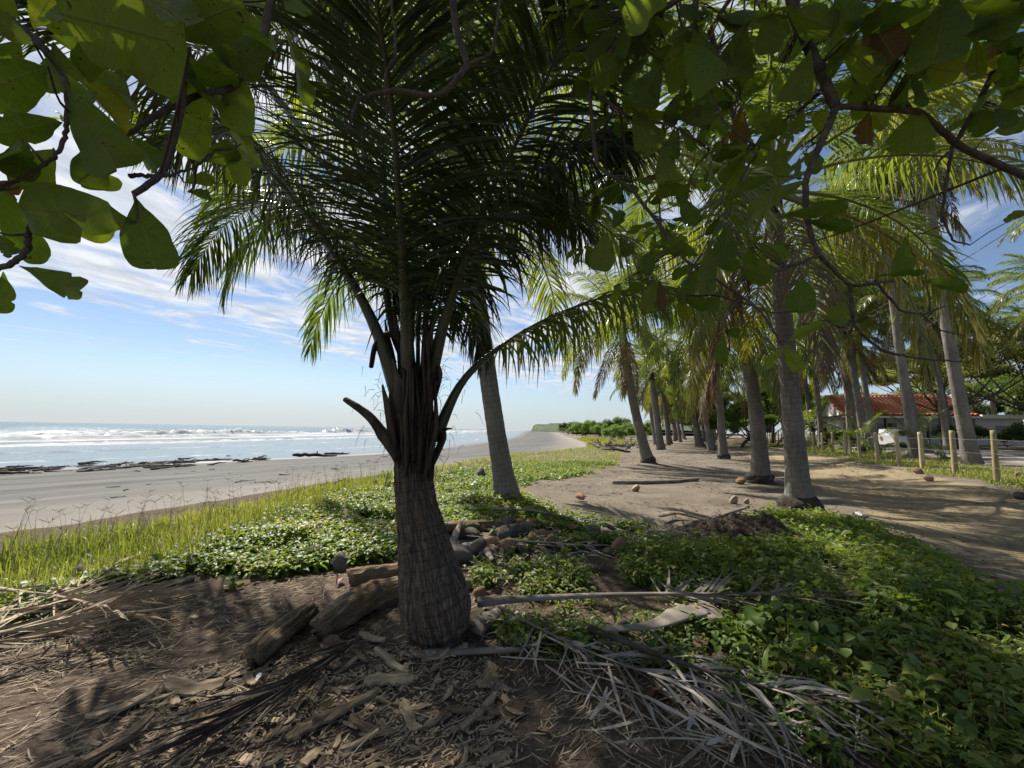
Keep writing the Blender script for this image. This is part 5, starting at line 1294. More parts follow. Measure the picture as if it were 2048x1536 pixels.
# ---- logs
M['oldwood'] = grain_mat('weathered_log', [(.36, (.030, .021, .015)), (.46, (.12, .082, .052)), (.57, (.25, .18, .115)), (.70, (.42, .33, .23))], 3.2, 2.2, 1.0, .03)
M['oldwood_dark'] = grain_mat('rotten_stub', [(.36, (.02, .016, .012)), (.5, (.06, .045, .034)), (.68, (.15, .12, .09))], 3.2, 2.2, 1.0, .03)
def log(label, px, rads, seed, lift, rough=.2, flat=.85, seg=26, mat='oldwood', name='rotting_log', cat='log', group=None):
    p = resample(ground_path(px, lift), 60); rr_ = np.interp(np.linspace(0, 1, 60), np.linspace(0, 1, len(rads)), rads)
    V, Fs, _ = tube(p, rr_, seg, rough, 3.0, seed, flat=flat)
    Lw = np.concatenate([[0], np.cumsum(np.linalg.norm(np.diff(p, axis=0), axis=1))])
    # long splits along the grain
    th = np.tile(np.arange(seg) / seg * 6.283, 60); LL_ = np.repeat(np.linspace(0, 1, 60), seg)
    T_, A_, B_ = frames(p); nn = np.cos(th)[:, None] * np.repeat(A_, seg, 0) + np.sin(th)[:, None] * np.repeat(B_, seg, 0)
    cut_ = -.26 * np.repeat(rr_, seg) * sst(fbm(th * 4.2, LL_ * 2.2 + seed, seed + 3, 3), .52, .36)
    ends = np.minimum(LL_, 1 - LL_); V[:len(th)] += (np.repeat(T_, seg, 0) * (np.sign(LL_ - .5) * .09 * (fbm(th * 2.5, LL_ * 0 + seed, seed + 8, 2) - .5) * sst(ends, .08, 0))[:, None])
    V[:len(th)] += nn * cut_[:, None]
    o = obj(name, V, Fs, M[mat], None, p[0] - [0, 0, lift], attrs=grain(60, seg, np.concatenate([np.repeat(Lw, seg), [0, Lw[-1]]]))); tag(o, label, cat, group)
log('short rounded log pointing to the camera, first in front of the trunk', [(505, 1338), (545, 1300), (590, 1262), (622, 1236)], [.078, .088, .086, .062], 1, .07, .10, .95)
log('dark rotten split log leaning against the left of the trunk', [(640, 1285), (690, 1248), (740, 1218), (800, 1196)], [.09, .125, .13, .10], 2, .09, .28, 1.0)
log('upper log stub lying crosswise behind the rotten log', [(700, 1180), (740, 1172), (800, 1160)], [.105, .10, .09], 3, .10, .2, .8)
log('low brown log lying behind the trunk beside the creeper', [(875, 1070), (920, 1062), (985, 1058)], [.08, .10, .07], 4, .07, .2, .8)
for i, (px, lb) in enumerate([([(60, 1190), (100, 1180), (150, 1172)], 'dark log end hidden in creeper at the edge of the grass'), ([(300, 1192), (340, 1182), (385, 1176)], 'dark rotten stub half buried in the creeper')]):
    log(lb, px, [.05, .06, .045], 10 + i, .05, .25, .7, 16, 'oldwood_dark')

# ---- coconuts
M['coco'] = simple_mat('old_husk', [(.2, (.075, .062, .050)), (.5, (.18, .155, .128)), (.8, (.33, .295, .25))], scale=10, rough=.95, bs=1.0, bd=.03, stretch=(.5, 3, 3), objrand=.35, detail=6)
M['coco_brown'] = simple_mat('brown_husk', [(.2, (.12, .07, .04)), (.5, (.25, .155, .09)), (.8, (.36, .25, .16))], scale=10, rough=.85, bs=.6, bd=.008, stretch=(.5, 3, 3), objrand=.3)
M['coco_green'] = simple_mat('green_husk', [(.2, (.10, .12, .03)), (.6, (.20, .21, .07)), (.85, (.28, .24, .10))], scale=6, rough=.55, bs=.2, objrand=.3)
M['coco_pale'] = simple_mat('pale_husk', [(.2, (.20, .15, .095)), (.6, (.33, .26, .175)), (.85, (.44, .37, .27))], scale=6, rough=.8, bs=.3)
def coco_mesh(mat, seed, half=False):
    r = np.random.default_rng(seed); nu, nv = 22, 14
    u = np.arange(nu) / nu * 6.283; v = np.linspace(0, math.pi, nv)
    UU_, VV_ = np.meshgrid(u, v); rad = 1 + .16 * np.cos(3 * UU_ + r.uniform(0, 6)) * np.sin(VV_) + .30 * (fbm(np.cos(UU_) * 2 + 5, VV_ * 2 + np.sin(UU_) * 2, seed, 4) - .5) + .03 * np.cos(UU_ * 11 + VV_ * 2) * np.sin(VV_)
    X = -np.cos(VV_) * 1.36 * (1 + .08 * np.cos(VV_)); Rr = np.sin(VV_) * rad * .92
    V = np.stack([X, Rr * np.cos(UU_), Rr * np.sin(UU_)], -1)
    if half: V[..., 2] = np.where(V[..., 2] < 0, V[..., 2] * .12 + .25 * np.sqrt(np.maximum(0, 1 - (X / 1.25) ** 2)) * 0, V[..., 2])
    i = np.arange(nv - 1)[:, None] * nu; j = np.arange(nu)[None]; j2 = (j + 1) % nu
    return mesh('coconut', V.reshape(-1, 3), np.stack([i + j, i + j2, i + nu + j2, i + nu + j], -1).reshape(-1, 4), M[mat])
CO = {m: [coco_mesh(m, s) for s in range(3)] for m in ('coco', 'coco_brown', 'coco_green', 'coco_pale')}
CH_HALF = coco_mesh('coco_brown', 9, True)
def coconut(px, py, diam_px, mat, label, group=None, sit=.8, half=False):
    g = G(px, py + diam_px * .4); d = (g - CAM) @ _fw; rad = diam_px / 2 / F * d
    o = link('coconut', CH_HALF if half else CO[mat][int(r5.integers(0, 3))], None, g + [0, 0, rad * sit], (r5.normal(0, .4), r5.normal(0, .5), r5.uniform(0, 6.28)), rad / 1.08)
    tag(o, label, 'coconut', group)
for c in [
    (635, 1107, 38, 'coco', 'round grey coconut in the creeper, largest of the trio by the logs'), (682, 1124, 34, 'coco', 'mossy grey coconut nearest the logs'), (688, 1097, 32, 'coco', 'broken hollow coconut at the back of the trio by the logs'),
    (957, 1098, 40, 'coco', 'pale grey coconut on the heap next to trunk edge'), (925, 1110, 40, 'coco', 'dark grey coconut lying beside the pale one next to the trunk'), (960, 1187, 30, 'coco_brown', 'brown round coconut low beside the trunk'), (932, 1170, 24, 'coco_green', 'small greenish coconut touching the trunk right side'),
    (1012, 1068, 36, 'coco', 'big fibrous grey coconut on top of the heap'), (1000, 1056, 24, 'coco', 'small grey coconut at the back of the heap'), (1038, 1062, 28, 'coco', 'grey coconut touching the big fibrous one'), (1067, 1078, 24, 'coco_brown', 'reddish brown coconut in the middle of heap'), (985, 1068, 18, 'coco_green', 'tiny green brown nut on the heap'), (1052, 1085, 20, 'coco_brown', 'small brown nut low in the heap'),
    (1190, 1062, 26, 'coco', 'grey coconut at the far end of the heap'), (1230, 1058, 28, 'coco', 'grey coconut half hidden in weeds past the heap'), (1238, 1090, 32, 'coco_brown', 'dark brown coconut sunk among the weeds'), (1218, 1105, 20, 'coco', 'small pale coconut in front of the dark brown one'), (1150, 1140, 18, 'coco', 'pale coconut alone among the patchy weeds'), (1258, 1062, 22, 'coco', 'grey coconut at the sand edge past the heap'),
    (1245, 1255, 24, 'coco', 'grey coconut just below the long straight midrib'), (1271, 977, 15, 'coco_pale', 'pale husked coconut alone on open sand'), (1467, 1001, 16, 'coco_pale', 'orange tan coconut on sand, first of a pair'), (1493, 1003, 11, 'coco_pale', 'small tan coconut on sand, second of a pair'),
    (1483, 962, 16, 'coco_brown', 'brown coconut at the foot of the curved palm'), (1837, 943, 14, 'coco_brown', 'brown coconut at the edge of grass verge'), (1858, 957, 14, 'coco_brown', 'brown coconut by the track below the verge'), (160, 1150, 40, 'coco', 'mottled grey coconut at the foot of the tall grass'), (225, 1150, 24, 'coco_pale', 'pale coconut beside the mottled one at the grass foot'), (2040, 992, 18, 'coco', 'dark coconut at the edge of the track near the border'),
    (748, 968, 18, 'coco', 'grey coconut in the creeper just before the beach'), (960, 948, 26, 'coco', 'grey husk lump in the grass beside the leaning palm'), (2035, 950, 12, 'coco_brown', 'tan coconut in the verge grass near the border')]:
    coconut(*c)
coconut(1160, 995, 18, 'coco_brown', 'half husk lying open side down on the sand', half=True)
hp = sample_poly([(900, 1075), (990, 1045), (1100, 1055), (1200, 1060), (1290, 1065), (1280, 1085), (1100, 1095), (960, 1120)], 30, 71)
for p in hp:
    rad = r5.uniform(.06, .105)
    o = link('coconut', CO['coco' if r5.random() < .75 else 'coco_brown'][int(r5.integers(0, 3))], None, p + [0, 0, rad * r5.uniform(.25, .8)], (r5.normal(0, .4), r5.normal(0, .5), r5.uniform(0, 6.28)), rad)
    tag(o, 'old coconut husk in the heap behind the trunk', 'coconut', 'coconuts of the heap')

# ---- soil hump with torn bark
hg = G(1470, 1100)
def hump():
    n, m_ = 70, 70; u = np.linspace(-1, 1, n); v = np.linspace(-1, 1, m_)
    U_, V_ = np.meshgrid(u, v, indexing='ij'); rr2 = np.sqrt(U_ ** 2 + V_ ** 2)
    X = hg[0] + .1 + U_ * 1.15; Y = hg[1] + .35 + V_ * .8
    Z = height(X, Y) - .03 + (.30 + .28 * sst(U_, -.6, .5)) * np.clip(1 - rr2, 0, 1) ** .6 * (.55 + .7 * fbm(U_ * 4 + 4, V_ * 4, 91, 5) + .4 * (fbm(U_ * 20, V_ * 20, 95, 3) - .5))
    o = obj('soil_hump', np.stack([X, Y, Z], -1).reshape(-1, 3), grid_faces(n, m_)[:, ::-1], simple_mat('dark_root_soil', [(.3, (.03, .021, .016)), (.55, (.075, .052, .038)), (.8, (.14, .10, .075))], scale=14, bs=1.0, bd=.04), None, (hg[0], hg[1] + .45, hg[2]))
    tag(o, 'dark hump of root soil in front of the thick palm', 'soil hump')
    k = r5.integers(0, n * m_, 900); Vw = np.stack([X, Y, Z], -1).reshape(-1, 3)[k]; Vw = Vw[Vw[:, 2] > height(Vw[:, 0], Vw[:, 1]) + .03]; c_ = len(Vw)
    az = r5.uniform(0, 6.28, c_); d0 = np.column_stack([np.cos(az), np.sin(az), r5.normal(.1, .5, c_)])
    lv = leaflets(Vw, d0, r5.uniform(.05, .30, c_), r5.uniform(.004, .018, c_), r5.normal(0, 1, (c_, 3)), r5.uniform(.3, 1.8, c_), 3)
    tag(obj('root_fibres', lv.reshape(-1, 3), leaflet_faces(c_, 3), M['darkstick'], o, (hg[0], hg[1] + .45, hg[2]), smooth=False), kind='stuff')
hump()
stalk('long dead stem lying along the front of the soil hump', [(1300, 1105, .06), (1360, 1085, .12), (1430, 1068, .22), (1500, 1050, .30)], [.02, .03, .03, .02], 'greyfrond', .1, .7, 12)
# little bits of rubbish
wm_ = simple_mat('white_plastic', [(.3, (.55, .56, .58)), (.7, (.75, .76, .78))], scale=20, rough=.4, bs=.3)
M['white_plastic'] = wm_
def scrap(px, py, L, label, mat, name='litter_scrap'):
    p = G(px, py); V, Fq, *_ = LT[3]
    o = link(name, mesh(name, V * [1, 1.1, 2.2], Fq, mat), None, p + [0, 0, .03], (.3, -.2, r5.uniform(0, 6)), L); tag(o, label, 'litter')
scrap(540, 1360, .09, 'crumpled bit of white plastic below the logs', wm_)
scrap(672, 1175, .14, 'pinkish torn wrapper beside the log stub', simple_mat('pink_wrapper', [(.3, (.25, .12, .11)), (.7, (.42, .27, .25))], scale=25, rough=.5, bs=.5))
scrap(1705, 1032, .22, 'white scrap lying on the track edge by the thick palm', wm_)
scrap(1720, 1042, .22, 'grey scrap just below the white one on the track edge', M['greyfrond'])

# ---- driftwood on the beach
M['drift'] = simple_mat('driftwood_dark', [(.25, (.05, .042, .036)), (.55, (.13, .112, .096)), (.85, (.28, .25, .215))], scale=3, bs=.8, bd=.03, objrand=.5, stretch=(1, 1, 3))
def drift_mesh(seed, branches=1):
    r = np.random.default_rng(seed); n = 12; x = np.linspace(-.5, .5, n)
    p = np.column_stack([x, .05 * r.normal(0, 1, n).cumsum() * .4, .02 * r.normal(0, 1, n).cumsum() * .6 + .03])
    parts = [tube(resample(p, 24), np.interp(np.linspace(0, 1, 24), [0, .1, .6, 1], [.028, .045, .038, .012]), 9, .25, 8, seed)[:2]]
    for b in range(branches):
        s = p[int(r.integers(3, 9))]; e = s + [r.uniform(-.25, .25), r.normal(0, .12), r.uniform(.02, .10)]
        parts.append(tube(resample([s, (s + e) / 2 + [0, 0, .03], e], 8), np.linspace(.02, .006, 8), 6, .2, 8, seed)[:2])
    V, Fs = join(parts); return mesh('driftwood', V, Fs, M['drift'])
DM = [drift_mesh(s, s % 3) for s in range(7)]
edge_px = [(-40, 943), (100, 941), (220, 936), (330, 928), (430, 922), (540, 917), (620, 912)]
for i in range(95):
    t = r5.random(); x = -40 + t * 590; y = np.interp(x, [a for a, _ in edge_px], [b for _, b in edge_px]) + r5.normal(0, 4.0)
    g = G(x, y); s = r5.uniform(.5, 1.9)
    o = link('driftwood', DM[i % 7], None, g + [0, 0, .02 + max(0, r5.normal(.04, .09))], (r5.normal(0, .08), r5.normal(0, .05), R(55) + r5.normal(0, .35)), (s, s * 1.2, s * 1.2))
    tag(o, 'dark driftwood branch in the long wrack line by the water', 'driftwood', 'driftwood of the wrack line')
for x, y, s, a, lb in [(630, 914, 4.2, 20, 'long bleached driftwood trunk at the end of the wrack line'), (675, 909, 3.0, 30, 'forked driftwood branch past the long bleached trunk'), (340, 935, 2.2, 50, 'thick driftwood log lying beach side of the wrack line'), (150, 925, 2.4, 40, 'upturned driftwood branches standing highest in the wrack line')]:
    link_o = link('driftwood', DM[int(r5.integers(0, 7))], None, G(x, y) + [0, 0, .08], (0, 0, R(a)), s); tag(link_o, lb, 'driftwood')
for i in range(46):
    x = r5.uniform(1185, 1285); y = 893 + r5.normal(0, 5) + (x - 1230) * .05
    s = r5.uniform(.8, 2.4)
    o = link('driftwood', DM[i % 7], None, G(x, y) + [0, 0, max(0, r5.normal(.1, .15))], (r5.normal(0, .2), r5.normal(0, .2), r5.uniform(0, 6.28)), s)
    tag(o, 'bleached driftwood piece heaped at the end of the grassy bank', 'driftwood', 'driftwood heap beyond the bank')
for i in range(26):
    x = r5.uniform(60, 780); y = r5.uniform(955, 1010) - x * .045; s = r5.uniform(.25, .8)
    o = link('driftwood', DM[i % 7], None, G(x, y) + [0, 0, .01], (0, 0, r5.uniform(0, 6.28)), s)
    tag(o, 'small driftwood scrap alone on open beach sand', 'driftwood', 'small scraps on the beach')

# ================================================================== FENCE
M['post'] = simple_mat('fence_post_wood', [(.2, (.20, .155, .08)), (.5, (.36, .295, .165)), (.8, (.48, .41, .25))], scale=5, rough=.85, bs=.5, bd=.01, stretch=(2, 2, .4), objrand=.3)
M['wire'] = simple_mat('fence_wire', [(.3, (.16, .13, .11)), (.7, (.26, .23, .20))], scale=8, rough=.5, spec=.5)
posts_px = [(1994, 961), (1911, 947), (1846, 937), (1799, 931), (1756, 924), (1720, 916), (1693, 912), (1666, 908), (1645, 904), (1628, 902), (1609, 899)]
pg = [G(*p) for p in posts_px]
stepv = (pg[-1] - pg[0]) / 10.0; stepv = unit(stepv * [1, 1, 0]) * 2.25
cur = pg[-1].copy()
while cur[1] < 78:
    cur = cur + stepv; cur[2] = float(height(cur[0], cur[1])); pg.append(cur.copy())
p0 = pg[0].copy()
for _ in range(4):
    p0 = p0 - stepv; p0[2] = float(height(p0[0], p0[1])); pg.insert(0, p0.copy())
fence = empty('post_fence', pg[4], 'round wooden post and wire fence along the grass verge', 'fence')
rf = np.random.default_rng(12)
tops = []
for i, g in enumerate(pg):
    h = 1.38 + rf.normal(0, .03); t = g + [rf.normal(0, .03), rf.normal(0, .03), h]
    pp_ = resample([g - [0, 0, .2], (g + t) / 2, t], 12)
    V, Fs, _ = tube(pp_, np.linspace(.078, .066, 12) * rf.uniform(.9, 1.1), 12, .07, 4, i)
    obj('post', V, Fs, M['post'], fence, pg[4]); tops.append(t)
lp = G(1703, 914); V, Fs, _ = tube(resample([lp - [0, 0, .1], lp + unit(stepv) * .35 + [0, 0, 1.25]], 10), .055, 10, .08, 4, 9)
tag(obj('prop', V, Fs, M['post'], fence, pg[4]), 'slanting prop against a post')
for hz in (.35, .75, 1.15):
    w = np.array([g + [-.07, 0, hz] for g in pg])
    fine_w = []
    for a, b in zip(w[:-1], w[1:]):
        for s in np.linspace(0, 1, 5)[:-1]: fine_w.append(a * (1 - s) + b * s - [0, 0, .03 * math.sin(s * math.pi)])
    fine_w.append(w[-1])
    V, Fs, _ = tube(np.array(fine_w), .004, 4, cap=False); obj('wire', V, Fs, M['wire'], fence, pg[4])

# ================================================================== HOUSE
M['tile'] = simple_mat('clay_roof_tile', [(.2, (.45, .14, .08)), (.5, (.66, .25, .15)), (.8, (.76, .38, .25))], scale=2.5, rough=.8, bs=.3, objrand=.5)
M['wall'] = simple_mat('white_render', [(.3, (.62, .61, .58)), (.7, (.75, .74, .71))], scale=2, rough=.9, bs=.15)
M['fascia'] = simple_mat('white_fascia', [(.3, (.70, .70, .69)), (.7, (.80, .80, .79))], scale=2, rough=.6, bs=.05)
M['glass'] = simple_mat('dark_window_glass', [(.3, (.012, .015, .017)), (.7, (.03, .035, .037))], scale=1, rough=.12, spec=.6, bs=0)
M['darkwood'] = simple_mat('dark_door_wood', [(.3, (.05, .03, .02)), (.7, (.11, .07, .045))], scale=6, bs=.3)
HR = P(1957, 873, 39.0); HL = P(1685, 868, 42.5)
HR[2] = HL[2] = height(HR[0], HR[1])
uu = unit((HL - HR) * [1, 1, 0]); vv = np.array([-uu[1], uu[0], 0.0])
if vv[1] < 0: vv = -vv                                  # vv points to the back
WH = float(np.linalg.norm((HL - HR)[:2])); gz0 = float(HR[2])
house = empty('tiled_house', HR, 'low white house with red clay tile roof behind the trees', 'house')
def hl(u, v, z): return uu * u + vv * v + np.array([0, 0, z])
def hbox(name, u0, u1, v0, v1, z0, z1, mat, parent):
    V, Fs = box(0, 1, 0, 1, 0, 1); V = np.array([hl(u0 + (u1 - u0) * a, v0 + (v1 - v0) * b, z0 + (z1 - z0) * c) for a, b, c in V])
    return link(name, mesh(name, V, Fs, mat, smooth=False), parent)
EAVE, RIDGE, HALF = 2.62, 4.75, 4.6
walls = hbox('wall', .4, WH - .4, 1.8, 7.4, -.3, EAVE + .05, M['wall'], house)
for k, (u0, u1, z0, z1) in enumerate([(1.2, 2.4, .9, 2.0), (3.2, 4.1, 0, 2.05), (5.2, 6.8, .9, 2.0), (8.0, 9.6, .9, 2.0), (11.0, 11.9, 0, 2.05), (13.0, 14.6, .9, 2.0), (16, 17.4, .9, 2.0)]):
    if z0 == 0:
        d_ = hbox('door', u0, u1, 1.72, 1.79, z0, z1, M['darkwood'], house); hbox('handle', u0 + .08, u0 + .12, 1.66, 1.71, .95, 1.1, M['wire'], d_)
    else:
        f_ = hbox('window', u0 - .06, u1 + .06, 1.73, 1.79, z0 - .06, z1 + .06, M['fascia'], house)
        w2 = (u1 - u0 - .06) / 2
        for j in range(2): hbox('pane', u0 + j * (w2 + .06), u0 + j * (w2 + .06) + w2, 1.70, 1.725, z0, z1, M['glass'], f_)
hbox('porch_slab', .1, WH - .1, -.1, 1.78, -.3, .08, M['wall'], house)
for u in np.linspace(.35, WH - .35, 7): hbox('porch_post', u - .08, u + .08, .05, .21, .085, EAVE - .02, M['darkwood'], house)
fz = hbox('fascia', -.1, WH + .1, -.38, -.33, EAVE - .16, EAVE + .03, M['fascia'], house)
roof = hbox('roof', -.05, WH + .05, -.3, 8.9, EAVE + .04, EAVE + .10, M['darkwood'], house)
# barrel tiles laid in columns down both slopes
sl = math.hypot(HALF, RIDGE - EAVE); nco = 12; pit = .34
def tile_row_mesh():
    rows = []; arc = np.linspace(0, math.pi, 7)
    for c in range(nco):
        for e in (0, 1):
            s = (c + e) / nco; lift = .035 if e == 0 else 0.0; rad = pit * (.50 if e == 0 else .43)
            rows.append([(np.cos(a) * rad, s * sl, math.sin(a) * rad * .75 + lift) for a in arc])
    return np.array(rows).reshape(-1, 3), grid_faces(nco * 2, 7)
TV, TF = tile_row_mesh()
ang_ = math.atan2(RIDGE - EAVE, HALF)
def place_slope(front):
    V = np.empty_like(TV); s = TV[:, 1]; h = TV[:, 2]
    v = -.4 + s * math.cos(ang_) - h * math.sin(ang_); z = EAVE + .10 + s * math.sin(ang_) + h * math.cos(ang_)
    if not front: v = 2 * (HALF - .4) - v + 0
    return np.array([hl(a, b, c) for a, b, c in zip(TV[:, 0], v, z)])
for front in (True, False):
    me = mesh('tile_row', place_slope(front), TF, M['tile'], smooth=True)
    for i in range(int(WH / pit)):
        link('tile_row', me, roof, hl(.15 + pit * i, 0, rf.normal(0, .008)))
    pl = np.array([hl(a, b, c) for a, b, c in [(-.05, -.4 if front else 2 * HALF - .4, EAVE + .09), (WH + .05, -.4 if front else 2 * HALF - .4, EAVE + .09), (WH + .05, HALF - .4, RIDGE + .08), (-.05, HALF - .4, RIDGE + .08)]])
    link('slope', mesh('slope', pl, np.array([[0, 1, 2, 3]]), M['tile'], smooth=False), roof)
V, Fs, _ = tube(np.array([hl(-.1, HALF - .4, RIDGE + .16), hl(WH / 2, HALF - .4, RIDGE + .17), hl(WH + .1, HALF - .4, RIDGE + .16)]), .15, 10); link('ridge_cap', mesh('ridge_cap', V, Fs, M['tile']), roof)
for u in (.4, WH - .4):
    g3 = np.array([hl(u, 0.1, EAVE), hl(u, 2 * HALF - .9, EAVE), hl(u, HALF - .4, RIDGE - .05)]); link('gable', mesh('gable', g3, np.array([[0, 1, 2]]), M['wall'], smooth=False), house)
# flat roofed wing on the right
wing = empty('flat_roof_wing', HR + hl(-4.6, 0, 0), 'flat roofed white annex with a pale slab roof beside the tiled house', 'building')
def wbox(name, u0, u1, v0, v1, z0, z1, mat, parent=wing):
    V, Fs = box(0, 1, 0, 1, 0, 1); V = np.array([hl(u0 + (u1 - u0) * a, v0 + (v1 - v0) * b, z0 + (z1 - z0) * c) for a, b, c in V])
    return link(name, mesh(name, V, Fs, mat, smooth=False), parent)
wbox('wall', .8, 4.1, 1.2, 6, -.3, 2.45, M['wall']); wbox('roof_slab', -.1, 4.35, -.3, 6.4, 2.453, 2.80, M['fascia'])
w_ = wbox('window', 1.6, 2.8, 1.13, 1.19, .9, 1.9, M['fascia']); wbox('pane', 1.66, 2.74, 1.10, 1.125, .96, 1.84, M['glass'], w_)

# ================================================================== parked van
M['carpaint'] = simple_mat('white_car_paint', [(.3, (.68, .69, .70)), (.7, (.74, .75, .76))], scale=1, rough=.3, spec=.5, bs=0)
M['tyre'] = simple_mat('tyre_rubber', [(.3, (.015, .015, .015)), (.7, (.03, .03, .03))], scale=8, rough=.9)
M['lampglass'] = simple_mat('lamp_glass', [(.3, (.5, .12, .08)), (.7, (.6, .3, .2))], scale=4, rough=.2)
vg = G(1808, 897); van = empty('parked_van', vg, 'white boxy van parked beyond the fence near the house', 'van', rot=(0, 0, R(12))); van.scale = (.85, .85, .85)
prof = np.array([(-1.85, .35), (1.85, .35), (1.9, .75), (1.75, 1.0), (1.25, 1.12), (.85, 1.72), (-1.7, 1.78), (-1.85, 1.2)])
n8 = len(prof); secs = [(-.78, .96), (-.82, 1.0), (.82, 1.0), (.78, .96)]
V = np.array([(x * s, y, .35 + (z - .35) * s) for y, s in secs for x, z in prof])
Q = [[i * n8 + j, i * n8 + (j + 1) % n8, (i + 1) * n8 + (j + 1) % n8, (i + 1) * n8 + j] for i in range(3) for j in range(n8)]
link('body', mesh('body', V, [np.array(Q), np.array([list(range(n8))[::-1], list(range(3 * n8, 4 * n8))])], M['carpaint'], smooth=False), van)
for (x0, x1) in ((-1.6, -.75), (-.65, .1), (.2, .85)):
    for yv_ in (-1, 1):
        V, Fs = box(x0, x1, yv_ * .835 - .006, yv_ * .835 + .006, 1.15, 1.62)
        if x1 > .8: V[[5, 6], 0] -= .35
        link('window', mesh('window', V, Fs, M['glass'], smooth=False), van)
V = np.array([(1.27, -.68, 1.16), (1.27, .68, 1.16), (.92, .62, 1.66), (.92, -.62, 1.66)]) + [.03, 0, .0]
link('windscreen', mesh('windscreen', V, np.array([[0, 1, 2, 3]]), M['glass'], smooth=False), van)
for x in (-1.2, 1.2):
    for y in (-.78, .78):
        th_ = np.linspace(0, 6.283, 17)[:-1]; V, Fs, _ = tube(np.array([(x, y - .1, .32), (x, y - .07, .32), (x, y + .07, .32), (x, y + .1, .32)]), [.28, .32, .32, .28], 18)
        wh = link('wheel', mesh('wheel', V, Fs, M['tyre']), van)
        V, Fs, _ = tube(np.array([(x, y - .115, .32), (x, y + .115, .32)]), [.17, .17], 14); link('rim', mesh('rim', V, Fs, M['carpaint']), wh)
for y in (-.6, .6):
    V, Fs = box(1.80, 1.90, y - .14, y + .14, .72, .88); link('headlight', mesh('headlight', V, Fs, M['fascia'], smooth=False), van)
    V, Fs = box(-1.90, -1.82, y - .08, y + .08, .8, 1.1); link('tail_lamp', mesh('tail_lamp', V, Fs, M['lampglass'], smooth=False), van)
V, Fs = box(1.86, 1.96, -.8, .8, .35, .52); link('bumper', mesh('bumper', V, Fs, M['tyre'], smooth=False), van)

# ================================================================== power cables
M['cable'] = simple_mat('cable', [(.3, (.10, .10, .10)), (.7, (.2, .2, .2))], scale=2)
M['pole'] = simple_mat('pole_wood', [(.3, (.14, .125, .11)), (.7, (.25, .225, .20))], scale=4, stretch=(2, 2, .2))
def cable(label, px):
    p = resample([P(*a) for a in px], 60); V, Fs, _ = tube(p, .016, 4, cap=False)
    o = obj('power_cable', V, Fs, M['cable'], None, p[0]); tag(o, label, 'cable', 'overhead cables')
cable('lower overhead cable slanting down toward the thick palm', [(1500, 812, 62), (1599, 774, 45), (1842, 657, 24), (2027, 560, 15.5), (2400, 330, 9.5)])
cable('upper overhead cable crossing the tall palms', [(1460, 765, 62), (1550, 730, 45), (1652, 672, 33), (1842, 570, 21), (2100, 410, 13), (2500, 150, 9)])
ug = qa(10.5, 64); V, Fs, _ = tube(np.array([ug, ug + [0, 0, 5], ug + [0, 0, 10]]), [.14, .12, .10], 12, .03)
up_ = empty('utility_pole', ug, 'slim grey utility pole far down behind the fence', 'utility pole'); obj('shaft', V, Fs, M['pole'], up_, ug)
V, Fs = box(-.9, .9, -.05, .05, 9.2, 9.35); link('crossarm', mesh('crossarm', V, Fs, M['pole'], smooth=False), up_)

# ================================================================== BROADLEAF TREES
def tree_leaf_mat(name, stops, trans=.35): return leaf_mat(name, stops, trans=trans, rough=.45, spec=.4, use_attr='tone')
M['tleaf_dark'] = tree_leaf_mat('dark_tree_leaf', [(.1, (.035, .062, .018)), (.5, (.075, .115, .030)), (.9, (.13, .165, .045))], .45)
M['tleaf_green'] = tree_leaf_mat('bright_tree_leaf', [(.1, (.060, .12, .022)), (.5, (.11, .19, .035)), (.9, (.18, .25, .05))], .5)
M['tleaf_olive'] = tree_leaf_mat('olive_tree_leaf', [(.1, (.11, .120, .045)), (.5, (.20, .205, .080)), (.9, (.30, .285, .13))], .5)
def crown_cloud(clumps, nleaf, L, W, rs):
    """clumps: (centre, radii, weight)"""
    r = np.random.default_rng(rs); w = np.array([c[2] for c in clumps], float); w /= w.sum()
    idx = r.choice(len(clumps), nleaf, p=w)
    C = np.array([c[0] for c in clumps])[idx]; Rr = np.array([c[1] for c in clumps])[idx]
    d = unit(r.normal(0, 1, (nleaf, 3))); rad = r.random(nleaf) ** .45
    b = C + d * Rr * rad[:, None]
    d0 = unit(d * [1, 1, .4] + r.normal(0, .8, (nleaf, 3)))
    V, Fq = leaf_cloud(b, d0, L * r.uniform(.6, 1.3, nleaf), W * r.uniform(.7, 1.2, nleaf), .25, r, 2, .6)
    tone = np.clip(r.normal(.45, .2, nleaf) + .2 * (np.array([c[2] for c in clumps])[idx] % .3 - .15), 0, 1)
    return V, Fq, np.repeat(tone, 9)
TREE_PROTO = {}
